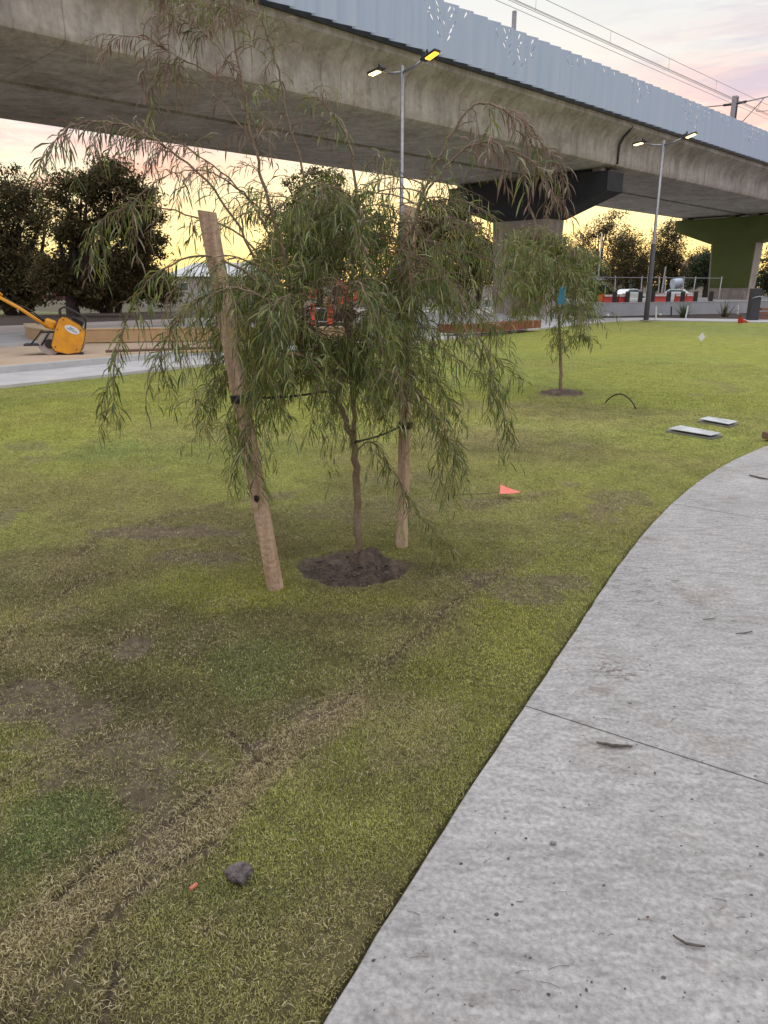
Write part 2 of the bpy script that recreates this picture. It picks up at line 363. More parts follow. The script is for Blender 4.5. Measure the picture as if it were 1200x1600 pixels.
def blades():
    V = []; C = []; F = []; base = 0
    m = bpy.data.materials.new('grass_blade'); m.use_nodes = True; t = m.node_tree; L = t.links.new; b_ = t.nodes['Principled BSDF']
    a = t.nodes.new('ShaderNodeVertexColor'); a.layer_name = 'col'; L(a.outputs[0], b_.inputs['Base Color']); b_.inputs['Roughness'].default_value = .6; b_.inputs['Specular IOR Level'].default_value = .3
    tr = t.nodes.new('ShaderNodeBsdfTranslucent'); ms = t.nodes.new('ShaderNodeMixShader'); ms.inputs[0].default_value = .3; L(a.outputs[0], tr.inputs[0])
    L(b_.outputs[0], ms.inputs[1]); L(tr.outputs[0], ms.inputs[2]); L(ms.outputs[0], t.nodes['Material Output'].inputs[0])
    for (r0, r1, dens, w, h, keepseg) in ((1.0, 2.6, 80000, .0017, .0125, 1), (2.6, 4.4, 34000, .0026, .0145, 1), (4.4, 7.5, 10000, .0050, .017, 0), (7.5, 12, 3200, .009, .016, 0), (12, 17, 900, .014, .012, 0)):
        th0, th1 = -46, 46
        area = math.radians(th1-th0)/2*(r1*r1-r0*r0); n = int(dens*area)
        r = np.sqrt(rng.random(n)*(r1*r1-r0*r0)+r0*r0); th = np.radians(rng.random(n)*(th1-th0)+th0)
        x = r*np.sin(th); y = r*np.cos(th)
        px = 600+1150*x/(y*.9567+.437)
        k = (px > -80) & (px < 1290) & (cval(x, y) < -.02); x = x[k]; y = y[k]
        pd = path_dist(x, y); k = pd > .012+.012*rng.random(len(x)); x = x[k]; y = y[k]
        bare, seam, t1, t2 = features(x, y)
        clump = vnoise(x, y, 45, 500)*.6+vnoise(x, y, 16, 510)*.4
        p = (1-np.clip(bare, 0, 1)*.80)*sstep(.002, .018, seam)*(.55+.9*(clump > .42))*sstep(1.0, 1.14, t1)*sstep(.95, 1.1, t2)
        k = rng.random(len(x)) < p; x = x[k]; y = y[k]; bare = bare[k]; seam = seam[k]; n = len(x)
        c = lawn_col(x, y, bare, seam)
        dryw = dryness(x, y)
        rv = rng.random((n, 1)); straw = rng.random(n) < (.07+.28*dryw+.25*np.clip(bare, 0, 1)+.22*np.exp(-seam/.05))
        c = c*(.55+.95*rv); c = np.where(straw[:, None], np.array([.48, .41, .24])*(.6+.7*rv), c)
        a_ = rng.random(n)*2*PI; lean = rng.random(n)**.7*1.25
        hh = h*(.45+.9*rng.random(n))*(.8+.5*np.exp(-seam/.04)); ww = w*(.7+.6*rng.random(n))
        flat = straw & (rng.random(n) < .25); lean = np.where(flat, 1.45, lean); hh = np.where(flat, hh*1.4, hh)
        dx = np.cos(a_); dy = np.sin(a_); sx = -dy; sy = dx
        z0 = -.011+.022*(fbm(x, y, 1.6, 300, 4)-.5)+.014*np.exp(-((t1[k]-1.12)/.16)**2)
        z0 = z0+np.where(flat, .012*rng.random(n)+.008, 0)
        def pt(s, u, lf):      # s = along blade, u = side
            l = lean*(.4+.8*s)
            return np.stack([x+dx*hh*s*np.sin(l)+sx*ww*u*.5, y+dy*hh*s*np.sin(l)+sy*ww*u*.5, z0+hh*s*np.maximum(np.cos(l), .05)], 1)
        if keepseg:
            P = np.stack([pt(0, -1, 0), pt(0, 1, 0), pt(.55, .9, 0), pt(.55, -.9, 0), pt(1, 0, 0)], 1).reshape(-1, 3)
            i = np.arange(n)*5+base
            F.append(np.stack([i, i+1, i+2, i, i+2, i+3, i+3, i+2, i+4], 1).reshape(-1, 3)); q = 5
        else:
            P = np.stack([pt(0, -1, 0), pt(0, 1, 0), pt(1, 0, 0)], 1).reshape(-1, 3)
            i = np.arange(n)*3+base; F.append(np.stack([i, i+1, i+2], 1)); q = 3
        V.append(P); C.append(np.repeat(c, q, 0)); base += n*q
    V = np.concatenate(V); print('grass verts', len(V))
    o = mesh_np('grass', V, np.concatenate(F), m, color=np.concatenate(C)); kind(o, 'stuff')
    tag(o, 'short couch grass of newly laid turf, patchy green and straw', 'grass')
blades()
# ------------------------------------------------------------------ concrete path
def path_build():
    m = bpy.data.materials.new('path_concrete'); m.use_nodes = True; t = m.node_tree; L = t.links.new; b = t.nodes['Principled BSDF']
    g = t.nodes.new('ShaderNodeNewGeometry')
    def nz(sc, det, st=(1, 1, 1), rough=.6, dist=0):
        mpn = t.nodes.new('ShaderNodeMapping'); L(g.outputs['Position'], mpn.inputs[0]); mpn.inputs['Scale'].default_value = st; mpn.inputs['Rotation'].default_value = (0, 0, .65)
        n = t.nodes.new('ShaderNodeTexNoise'); L(mpn.outputs[0], n.inputs['Vector']); n.inputs['Scale'].default_value = sc; n.inputs['Detail'].default_value = det; n.inputs['Roughness'].default_value = rough; n.inputs['Distortion'].default_value = dist
        return n.outputs[0]
    def rp(s, a, b_, ca, cb):
        r = t.nodes.new('ShaderNodeValToRGB'); r.color_ramp.elements[0].position = a; r.color_ramp.elements[1].position = b_
        r.color_ramp.elements[0].color = (*ca, 1); r.color_ramp.elements[1].color = (*cb, 1); L(s, r.inputs[0]); return r.outputs[0]
    def mul(a, b_, f=1):
        mx = t.nodes.new('ShaderNodeMix'); mx.data_type = 'RGBA'; mx.blend_type = 'MULTIPLY'; mx.inputs[0].default_value = f; L(a, mx.inputs[6]); L(b_, mx.inputs[7]); return mx.outputs[2]
    c = rp(nz(1.3, 6), .3, .7, (.325, .318, .312), (.41, .40, .392))
    c = mul(c, rp(nz(9, 8, (1, 3.2, 1), .7),   .38, .62, (.84, .84, .84), (1.13, 1.13, 1.13)))
    c = mul(c, rp(nz(60, 4), .35, .65, (.76, .76, .76), (1.17, 1.17, 1.17)))
    c = mul(c, rp(nz(24, 3, (1, 2.5, 1)), .245, .30, (.45, .43, .42), (1, 1, 1)))
    c = mul(c, rp(nz(75, 2), .25, .29, (.40, .38, .36), (1, 1, 1)))
    c = mul(c, rp(nz(1.9, 5, (1, 1, 1), .7, .5), .32, .46, (.84, .79, .74), (1, 1, 1)))
    c = mul(c, rp(nz(5.5, 6, (1, 2.6, 1), .75, 1.0), .36, .48, (.84, .83, .82), (1, 1, 1)))
    c = mul(c, rp(nz(3.2, 5, (1, 1.6, 1), .7, .3), .56, .68, (1, 1, 1), (1.14, 1.14, 1.14)))
    L(c, b.inputs['Base Color']); b.inputs['Roughness'].default_value = .85; b.inputs['Specular IOR Level'].default_value = .3
    h = mul(rp(nz(14, 8, (1, 4, 1), .75), .2, .8, (0, 0, 0), (1, 1, 1)), rp(nz(80, 3), .2, .5, (.3, .3, .3), (1, 1, 1)))
    bp = t.nodes.new('ShaderNodeBump'); bp.inputs['Strength'].default_value = .35; bp.inputs['Distance'].default_value = .012; L(h, bp.inputs['Height']); L(bp.outputs[0], b.inputs['Normal'])
    # slabs cut by saw joints across the path
    P = PE; n = len(P)
    s = 0; acc = [0]
    for a, b2 in zip(P, P[1:]): acc.append(acc[-1]+(b2-a).length)
    def at(d):
        for i in range(n-1):
            if acc[i+1] >= d: 
                u = (d-acc[i])/(acc[i+1]-acc[i]); p = P[i].lerp(P[i+1], u); tg = (P[min(i+2, n-1)]-P[max(i-1, 0)]).normalized(); return p, tg
        return P[-1], (P[-1]-P[-2]).normalized()
    # joint through the point (.53, 2.43)
    j0 = min(range(n), key=lambda i: (P[i]-Vector((.515, 2.41, 0))).length); dj = acc[j0]
    joints = [dj+k*3.1 for k in range(-2, 7)]
    mb = MB(); total = acc[-1]; ed = [0.0]+[j for j in joints if 0 < j < total]+[total]
    for k in range(len(ed)-1):
        a, b2 = ed[k]+.004, ed[k+1]-.004; m_ = max(2, int((b2-a)/.10)); rows = []
        for i in range(m_+1):
            p, tg = at(a+(b2-a)*i/m_); nn = Vector((tg.y, -tg.x, 0)); wv = random.uniform(-.003, .003)
            row = []
            for (o_, z_) in ((wv+.004, -.10), (wv, .004), (wv+.007, .016), (1.2, .018), (2.4, .018), (3.2, .018), (3.2, -.1)):
                row.append(mb.bm.verts.new(p+nn*o_-tg*(.09*max(o_, 0))+Vector((0, 0, z_))))
            rows.append(row)
        for r0, r1 in zip(rows, rows[1:]):
            for q in range(len(r0)-1): mb.bm.faces.new((r0[q], r0[q+1], r1[q+1], r1[q]))
        for row in (rows[0], rows[-1]): mb.bm.faces.new(row)
    o = mb.build('path', m); kind(o)
    # dark filler in the joints
    mb = MB()
    for j in joints:
        if 0 < j < total:
            p, tg = at(j); nn = Vector((tg.y, -tg.x, 0)); mb.box(p+nn*1.6-tg*.144+Vector((0, 0, -.04)), (.008, 3.2, .10), rz=math.atan2(tg.y, tg.x)-.09)
    kind(mb.build('path_joints', mat('joint_filler', (.02, .018, .016), .95)))
path_build()
# ------------------------------------------------------------------ wider ground, roads, kerbs
def sheet(name, pts, z, m, th=0):
    mb = MB()
    if th: mb.prism([(x, y, z-th) for x, y in pts], (0, 0, th))
    else: mb.poly([(x, y, z) for x, y in pts])
    return kind(mb.build(name, m))
M['far_ground'] = mat('far_ground', (.045, .050, .022), .95, (.095, .075, .045), .35, bump=.6, bscale=6)
sheet('ground', [(-1200, -300), (1200, -300), (1200, 1500), (-1200, 1500)], -.12, M['far_ground'])
U = Vector((.571, .821, 0)).normalized(); Q = Vector((-U.y, U.x, 0)); O0 = Vector((0, 20.5, 0))
def strip(name, c0, c1, z, m, s0=-45, s1=18.0, th=.12):
    def pt(s, c): p = O0+U*s+Q*c; return (p.x, p.y)
    return sheet(name, [pt(s0, c0), pt(s1, c0), pt(s1+.4*(c1-c0)*0, c1), pt(s0, c1)], z, m, th)
M['pale_conc'] = mat('pale_concrete', (.42, .42, .43), .85, (.54, .53, .52), 1.5, bump=.3, bscale=40)
M['kerb'] = mat('kerb_concrete', (.40, .40, .40), .85, (.48, .48, .47), 3, bump=.3, bscale=60)
M['sand'] = mat('compacted_sand', (.46, .34, .24), .95, (.56, .44, .33), .8, bump=.4, bscale=20)
M['grey_conc'] = mat('grey_concrete', (.37, .38, .39), .9, (.46, .46, .46), .7, bump=.3, bscale=20)
M['pink_pave'] = mat('pinkish_pavement', (.34, .29, .27), .9, (.42, .37, .35), .6)
strip('footpath', -.12, 1.5, .035, M['pale_conc'], s1=20.5)
strip('kerb', 1.5, 1.72, .15, M['kerb'], s1=19.5, th=.3)
strip('sand_road', 1.72, 6.2, .125, M['sand'], s1=-.5, th=.3)
strip('pavement', 1.72, 6.2, .122, M['grey_conc'], s0=-.5, s1=20, th=.3)
strip('kerb', 6.2, 6.45, .20, M['kerb'], s1=20, th=.4)
strip('pavement', 6.45, 10.6, .17, M['grey_conc'], s1=20, th=.4)
strip('kerb', 10.6, 10.9, .22, M['kerb'], s1=20, th=.4)
strip('pavement', 10.9, 15.5, .18, M['pink_pave'], s1=20, th=.4)
strip('garden_bed', 15.5, 26, .14, M['mulch'], s0=-60, s1=16, th=.4)
M['bank'] = mat('rough_grass', (.10, .12, .035), .95, (.18, .18, .07), 1.2, bump=.8, bscale=9)
strip('grass_bank', 26, 60, .10, M['bank'], s0=-80, s1=10, th=.4)
# far footpath and mulch bed by the retaining wall
FP = [(9.2, 34.6), (12.4, 36.6), (17.2, 34.4), (24, 30.2), (34, 22)]
fo = [(Vector((*p, 0))) for p in FP]
outer = [(9.9, 38.2), (13.2, 39.4), (18.6, 37.2), (26, 32.8), (36, 24)]
sheet('footpath', FP+outer[::-1], .035, M['pale_conc'], .15)
sheet('garden_bed', [(9.9, 38.2), (13.2, 39.4), (18.6, 37.2), (26, 32.8), (36, 24), (60, 40), (45, 60), (8, 43)], .045, M['mulch'], .16)
sheet('pavement', [(-2, 37), (9.2, 34.6), (10.2, 38.6), (11.2, 43), (9, 60), (-6, 60)], .05, M['pale_conc'], .2)
# ================================================================== viaduct
DV = Vector((.70711, .70711, 0)); NV = Vector((-.70711, .70711, 0))
def V3(D, t, z): p = NV*D+DV*t; p.z = z; return p
def t_of(px, py, D):
    r = ray(px, py); k = D/((-r[0]+r[1])*.70711); return (r[0]+r[1])*.70711*k, CAMH+r[2]*k
def concrete(name, a, b_, streak=.75, formx=True):
    m = bpy.data.materials.new(name); m.use_nodes = True; t = m.node_tree; L = t.links.new; b = t.nodes['Principled BSDF']
    g = t.nodes.new('ShaderNodeNewGeometry')
    def nz(sc, det, st, rough=.6):
        mpn = t.nodes.new('ShaderNodeMapping'); L(g.outputs['Position'], mpn.inputs[0]); mpn.inputs['Scale'].default_value = st
        n = t.nodes.new('ShaderNodeTexNoise'); L(mpn.outputs[0], n.inputs['Vector']); n.inputs['Scale'].default_value = sc; n.inputs['Detail'].default_value = det; n.inputs['Roughness'].default_value = rough
        return n.outputs[0]
    def rp(s, p, q, ca, cb):
        r = t.nodes.new('ShaderNodeValToRGB'); r.color_ramp.elements[0].position = p; r.color_ramp.elements[1].position = q
        r.color_ramp.elements[0].color = (*ca, 1); r.color_ramp.elements[1].color = (*cb, 1); L(s, r.inputs[0]); return r.outputs[0]
    def mul(p, q):
        mx = t.nodes.new('ShaderNodeMix'); mx.data_type = 'RGBA'; mx.blend_type = 'MULTIPLY'; mx.inputs[0].default_value = 1; L(p, mx.inputs[6]); L(q, mx.inputs[7]); return mx.outputs[2]
    c = rp(nz(.5, 7, (1, 1, 1.4)), .3, .7, a, b_)
    c = mul(c, rp(nz(2.2, 6, (1, 1, .12)), .35, .62, (streak,)*3, (1.08, 1.08, 1.08)))
    c = mul(c, rp(nz(6, 8, (1, 1, 1), .7), .38, .62, (.86, .85, .84), (1.08, 1.08, 1.08)))
    c = mul(c, rp(nz(.9, 4, (1, 1, 1)), .36, .46, (.82, .80, .77), (1, 1, 1)))
    c = mul(c, rp(nz(7, 4, (1, 1, .05)), .30, .44, (.72, .70, .68), (1, 1, 1)))
    dt = t.nodes.new('ShaderNodeVectorMath'); dt.operation = 'DOT_PRODUCT'; L(g.outputs['Position'], dt.inputs[0]); dt.inputs[1].default_value = (.7071, .7071, 0)
    fr = t.nodes.new('ShaderNodeMath'); fr.operation = 'FRACT'; dv = t.nodes.new('ShaderNodeMath'); dv.operation = 'DIVIDE'; dv.inputs[1].default_value = 2.9; L(dt.outputs['Value'], dv.inputs[0]); L(dv.outputs[0], fr.inputs[0])
    c = mul(c, rp(fr.outputs[0], .010, .016, (.70, .69, .68), (1, 1, 1)))
    L(c, b.inputs['Base Color']); b.inputs['Roughness'].default_value = .85
    bp = t.nodes.new('ShaderNodeBump'); bp.inputs['Strength'].default_value = .25; bp.inputs['Distance'].default_value = .02; L(nz(18, 5, (1, 1, 1)), bp.inputs['Height']); L(bp.outputs[0], b.inputs['Normal'])
    return m
M['web'] = concrete('girder_concrete', (.34, .305, .27), (.51, .475, .435), .76)
M['pier'] = concrete('pier_concrete', (.34, .30, .26), (.42, .38, .33), .85)
M['blackpaint'] = mat('black_pier_paint', (.020, .021, .026), .8, (.03, .031, .036), 1.5)
M['greenpaint'] = mat('olive_green_pier_paint', (.085, .110, .026), .85, (.110, .135, .034), .8)
M['screen'] = mat('pale_blue_sheet', (.40, .50, .66), .5, (.47, .55, .68), .8, stretch=(4, 4, .25))
via = thing('rail_viaduct', 'elevated concrete railway viaduct with pale blue pierced side screens crossing above the lawn', 'viaduct', tuple(V3(24.2, 35, 0)))
via_inv = Matrix.Translation(-V3(24.2, 35, 0))
def vb(mb, name, m, parent=via):
    bmesh.ops.transform(mb.bm, matrix=via_inv, verts=mb.bm.verts)
    return mb.build(name, m, parent)
T0, T1 = -25.0, 125.0
def girder(prof, t0, t1, name, bm_smooth=True):
    mb = MB(); n = len(prof); nt_ = 1
    ra = [mb.bm.verts.new(V3(d, t0, z)) for d, z in prof]; rb = [mb.bm.verts.new(V3(d, t1, z)) for d, z in prof]
    for i in range(n): mb.bm.faces.new((ra[i], ra[(i+1) % n], rb[(i+1) % n], rb[i]))
    mb.bm.faces.new(ra); mb.bm.faces.new(rb)
    o = vb(mb, name, M['web']); me = o.data
    me.polygons.foreach_set('use_smooth', [True]*len(me.polygons)); me.update()
    me.set_sharp_from_angle(angle=math.radians(32))
    return o
near_prof = [(23.6, 7.0), (21.0, 7.0), (19.75, 7.0), (19.52, 7.03), (19.36, 7.10), (19.31, 7.22), (19.32, 7.4), (19.34, 7.75), (19.33, 7.95), (19.27, 8.14), (19.15, 8.32), (18.98, 8.48), (18.80, 8.60), (18.72, 8.66), (18.72, 8.93), (23.78, 8.93), (23.78, 8.5), (23.6, 8.5)]
far_prof = [(24.0, 7.0), (24.0, 8.52), (23.82, 8.52), (23.82, 8.95), (30.0, 8.95), (30.0, 8.70), (29.5, 8.5), (29.25, 8.1), (29.2, 7.4), (29.1, 7.1), (28.8, 7.0)]
for a, b in ((T0, 5.96), (6.0, 34.96), (35.0, 63.96), (64.0, 92.96), (93.0, T1)):
    girder(near_prof, a, b, 'girder'); girder(far_prof, a, b, 'girder')
# dark drain pipes at the movement joints on the web
for tt in (6, 35.0, 64):
    mb = MB(); mb.tube([V3(18.72, tt+.10, 8.72), V3(18.82, tt+.10, 8.56), V3(19.10, tt+.08, 8.30), V3(19.26, tt+.05, 8.0), V3(19.28, tt+.03, 7.5), V3(19.28, tt+.02, 7.15)], .05, 8)
    vb(mb, 'drain_pipe', M['darksteel'])
def pier(tc_, cap_m, col_m, zb, green=False):
    mb = MB(); th = 1.5
    pr = [(19.3, 6.82), (19.3, 5.95), (22.35, 4.88), (26.05, 4.88), (29.1, 5.95), (29.1, 6.82)]
    mb.prism([V3(d, tc_-th/2, z) for d, z in pr], DV*th)
    cap = vb(mb, 'pier_cap', cap_m)
    mb = MB()
    for d in (20.0, 22.9, 24.7, 28.4):
        for q in (-.4, .4):
            mb = MB(); mb.box(V3(d, tc_+q, 6.91), (.5, .35, .175), rz=PI/4*3); vb(mb, 'bearing', M['pier'])
    mb = MB(); a0, a1 = 22.45, 25.95; b0, b1 = 22.65, 25.75; h = 1.46/2
    lo = [V3(b0, tc_-h+.1, zb), V3(b1, tc_-h+.1, zb), V3(b1, tc_+h-.1, zb), V3(b0, tc_+h-.1, zb)]
    hi = [V3(a0, tc_-h, 4.88), V3(a1, tc_-h, 4.88), V3(a1, tc_+h, 4.88), V3(a0, tc_+h, 4.88)]
    A = [mb.bm.verts.new(p) for p in lo]; B = [mb.bm.verts.new(p) for p in hi]
    for i in range(4): mb.bm.faces.new((A[i], A[(i+1) % 4], B[(i+1) % 4], B[i]))
    mb.bm.faces.new(A); mb.bm.faces.new(B)
    c = vb(mb, 'pier_column', col_m)
    if green:
        mb = MB(); z0 = zb+1.0; u = (z0-zb)/(4.88-zb)
        f = lambda d0, d1, uu, zz: V3(d0+(d1-d0)*uu, tc_-h+.1*(1-uu)-.03, zz)
        mb.prism([f(b0+.05, a0+.05, u, z0), f(b1-.12, a1-.12, u, z0), f(b1-.12, a1-.12, 1, 4.87), f(b0+.05, a0+.05, 1, 4.87)], DV*.028)
        p = vb(mb, 'green_painted_face', M['greenpaint'])
        p.parent = c
pier(35.0, M['blackpaint'], M['pier'], -.1)
pier(64.0, M['greenpaint'], M['pier'], .5, True)
pier(93.0, M['greenpaint'], M['pier'], -.1)
# pierced screens: rows of overlapping sheets, each turned a little out of line
PW, PH, PZ = .78, 1.60, 8.90
motifs = []
for px, wpx, dep in ((470, 50, .9), (525, 46, .85), (600, 0, 0), (688, 58, .95), (803, 66, 1.05), (895, 30, .42), (942, 22, .36), (995, 26, .85), (1083, 46, 1.25), (1131, 18, .42), (1170, 34, .8)):
    if not wpx: continue
    wpx *= 1.12; dep *= 1.1
    ytop = 213-.42*(1200-px)
    a, _ = t_of(px-wpx/2, ytop-.42*wpx/2, 18.6); b, _ = t_of(px+wpx/2, ytop+.42*wpx/2, 18.6)
    motifs.append(((a+b)/2, (b-a)/2, dep))
def leaf2d(cx, cz, l, w, ang):
    pts = []
    for k in range(10):
        a = 2*PI*k/10; u = l*math.cos(a); v = w*math.sin(a)*(.55+.45*math.cos(a)*.6)
        pts.append((cx+u*math.cos(ang)-v*math.sin(ang), cz+u*math.sin(ang)+v*math.cos(ang)))
    return pts
def panel_holes(s0):
    R = random.Random(int(s0*100)); H = []
    for mc, hw, dep in motifs:
        if s0+PW < mc-hw or s0 > mc+hw: continue
        rows = max(2, int(dep/.20))
        for r in range(rows):
            z = PH-.17-r*dep/rows; half = hw*(1-(r/rows)**1.1)
            step = .21
            k0 = math.ceil((s0-mc)/step)
            for k in range(k0, k0+5):
                s = mc+k*step+(.05 if r % 2 else -.03)
                if abs(s-mc) > half: continue
                side = 1 if s > mc else -1
                x = s-s0; ang = (PI/2-side*.62) if (r+k) % 3 else (PI/2+side*.5)
                L_ = leaf2d(min(max(x, .125), PW-.125), z-R.uniform(-.01, .01), .125, .055, ang)
                L_ = [(min(max(u, .035), PW-.035), min(v, PH-.04)) for u, v in L_]
                H.append((x, z, L_))
    out_ = []
    for x, z, l in H:
        c = (sum(p[0] for p in l)/10, sum(p[1] for p in l)/10)
        if all((c[0]-q[0])**2+(c[1]-q[1])**2 > .215**2 or abs(c[0]-q[0]) > .26 for q, _ in out_): out_.append((c, l))
    return [l for _, l in out_]
def panel_mesh(s0):
    cu = bpy.data.curves.new('panel', 'CURVE'); cu.dimensions = '2D'; cu.fill_mode = 'BOTH'; cu.extrude = .012
    n_c = 6
    def sp_(pts):
        s = cu.splines.new('POLY'); s.points.add(len(pts)-1); s.use_cyclic_u = True
        for q, (x, y) in zip(s.points, pts): q.co = (x, y, 0, 1)
    sp_([(0, 0), (PW+.05, 0), (PW+.05, PH), (0, PH)])
    for h in panel_holes(s0): sp_(h)
    o = bpy.data.objects.new('tmp', cu); COL.objects.link(o)
    dg = bpy.context.evaluated_depsgraph_get(); me = bpy.data.meshes.new_from_object(o.evaluated_get(dg))
    bpy.data.objects.remove(o); bpy.data.curves.remove(cu); return me
A_ = math.radians(-11)
rest = bmesh.new()
k = 0; s = T0
base_me = None
while s < T1-1:
    inview = 9.0 < s < 66
    hasm = any(s+PW > mc-hw and s < mc+hw for mc, hw, _ in motifs)
    if hasm: me = panel_mesh(s)
    else:
        if base_me is None: base_me = panel_mesh(-999)
        me = base_me
    T = Matrix.Translation(V3(18.46, s, PZ)-V3(24.2, 35, 0)) @ Matrix.Rotation(PI/4+A_, 4, 'Z') @ Matrix.Rotation(PI/2, 4, 'X')
    if inview:
        if not me.materials: me.materials.append(M['screen'])
        o = bpy.data.objects.new('screen_panel', me); COL.objects.link(o); o.parent = via; o.matrix_local = T
    else:
        t_ = me.copy(); t_.transform(T); rest.from_mesh(t_); bpy.data.meshes.remove(t_)
    s += PW
me = bpy.data.meshes.new('screen_panels'); rest.to_mesh(me); me.materials.append(M['screen'])
o = link(bpy.data.objects.new('screen_panels', me), via); o['kind'] = 'stuff'
# dark strip standing in for the shade under the screens; handrail frame behind
mb = MB(); mb.prism([V3(18.62, T0, 8.86), V3(18.62, T1, 8.86), V3(18.717, T1, 8.86), V3(18.717, T0, 8.86)], (0, 0, .20)); vb(mb, 'shade_strip', M['darksteel'])
mb = MB()
tt = T0+.3
while tt < T1-1:
    mb.box(V3(18.70, tt, 9.75), (.05, .05, 1.3), rz=PI/4); tt += 2.34
for z in (9.45, 10.25): mb.tube([V3(18.72, T0, z), V3(18.72, T1, z)], .025, 6)
vb(mb, 'screen_frame', M['galv'])
# ------------------------------------------------------------------ overhead line
def mast(px, label):
    t, _ = t_of(px, 171, 24.0); b = V3(24.0, t, 8.96)
    r = thing('catenary_mast', label, 'mast', tuple(b), PI/4)
    mb = MB(); 
    for sx in (-.17, .17): mb.box((sx, 0, 2.85), (.025, .34, 5.7))
    mb.box((0, 0, 2.85), (.315, .02, 5.7)); mb.box((0, 0, .02), (.6, .6, .04)); mb.build('post', M['galv'], r)
    for sg in (1, -1):
        mb = MB(); mb.tube([(0, -.17*sg, 5.2), (0, -2.9*sg, 5.35)], .045, 8); mb.tube([(0, -.17*sg, 3.4), (0, -2.0*sg, 5.28)], .035, 8); mb.tube([(0, -1.9*sg, 5.2), (0, -1.55*sg, 4.5), (0, -2.9*sg, 4.35)], .03, 6); mb.build('cantilever', M['galv'], r)
        mb = MB(); mb.tube([(0, -.25*sg, 5.205), (0, -.8*sg, 5.235)], .085, 10); mb.build('insulator', M['darksteel'], r)
    return r
mast(1147, 'grey steel overhead line mast with cantilever arms above the viaduct screen')
t1_, _ = t_of(803, 40, 19.0); r = thing('slim_post', 'short slim grey post rising behind the screen right of the lamp heads', 'post', tuple(V3(19.0, t1_, 8.96)))
mb = MB(); mb.box((0, 0, 1.22), (.13, .13, 2.44), rz=PI/4, bevel=.01); mb.build('shaft', M['galv'], r); mb = MB(); mb.box((0, 0, .015), (.3, .3, .03), rz=PI/4); mb.build('base_plate', M['galv'], r)
M['wire'] = mat('copper_wire', (.30, .29, .29), .6)
def wire(D, z, label, nm, r=.012):
    pts = []; tm, _ = t_of(1147, 171, 24.0)
    for i in range(0, 61):
        t = -20+i*2.4; u = ((t-tm) % 50)/50; pts.append(V3(D, t, z-.0*4*u*(1-u)))
    mb = MB(); mb.tube(pts, r, 5); o = mb.build(nm, M['wire']); tag(o, label, 'wire', 'overhead wires above the viaduct'); return o
wire(21.5, 12.80, 'lowest near overhead wire running along the viaduct', 'overhead_wire')
wire(21.5, 13.00, 'overhead wire just above the lowest near one', 'overhead_wire')
wire(21.45, 13.08, 'thicker near overhead wire, third from the bottom', 'overhead_wire', .016)
hi = wire(26.5, 16.45, 'highest overhead wire crossing the pale sky, with short droppers', 'overhead_wire', .016)
for i in range(9):
    t = 14+i*8; mb = MB(); mb.tube([V3(26.5, t, 15.76), V3(26.5, t, 16.44)], .010, 5); mb.build('dropper', M['wire'], hi)
wire(26.5, 15.75, 'thin overhead wire midway between the near bundle and the highest wire', 'overhead_wire')
# ================================================================== street lamps
def lamp(px, py_base, py_top, Y_hint, label, glow):
    r_ = ray(px, py_base); b = Vector(At(px, py_base, Y_hint)); b.z = .03
    ht = At(px, py_top, Y_hint).z
    r = thing('street_lamp', label, 'street lamp', tuple(b), 0, 'twin-headed street lamps')
    ht -= b.z
    mb = MB(); mb.tube([(0, 0, 0), (0, 0, .04), (0, 0, ht*.44)], [.12, .12, .11], 16); mb.build('lower_sleeve', M['darksteel'], r)
    mb = MB(); mb.tube([(0, 0, ht*.44), (0, 0, ht*.45), (0, 0, ht+.06)], [.08, .065, .055], 14); mb.build('pole', M['galv'], r)
    mb = MB(); mb.box((0, 0, .02), (.42, .42, .04), bevel=.008); mb.build('base_plate', M['galv'], r)
    a = Vector((.70, -.71, 0))
    for sg in (1, -1):
        d = a*sg
        mb = MB(); mb.tube([(0, 0, ht-.12), d*.5+Vector((0, 0, ht-.06)), d*.82+Vector((0, 0, ht+.05))], .038, 10); arm = mb.build('arm', M['galv'], r)
        hz = ht+.10+.02; c = d*1.12+Vector((0, 0, hz)); tl = -.26 if sg > 0 else .12
        rot = math.atan2(d.y, d.x)
        mb = MB(); mb.box(c, (.62, .27, .075), rz=rot, ry=tl, bevel=.03); mb.box(c-d*.20+Vector((0, 0, .03)), (.2, .16, .10), rz=rot, ry=tl, bevel=.02)
        mb.tube([c-d*.12+Vector((0, 0, .09)), c-d*.12+Vector((0, 0, .17))], .035, 8)
        head = mb.build('lamp_head', M['darksteel'], r)
        mb = MB(); mb.box(c+d*.07+Vector((0, 0, -.04-math.sin(tl)*.07)), (.38, .20, .06), rz=rot, ry=tl, bevel=.02)
        mb.build('lens', M['lens_warm'] if (sg > 0 and glow) else M['lens_pale'], head)
    return r
M['lens_warm'] = mat('lit_amber_lens', (1, .7, .2), .4, emis=(1, .34, .012), estr=4.0)
M['lens_pale'] = mat('lit_pale_lens', (1, .9, .6), .4, emis=(1, .74, .26), estr=3.5)
lamp(626, 524, 106, 25.0, 'tall twin street lamp rising behind the staked weeping tree, one head glowing amber', True)
lamp(1009, 503, 222, 35.4, 'twin street lamp on a thick dark pole at the far edge of the lawn', False)
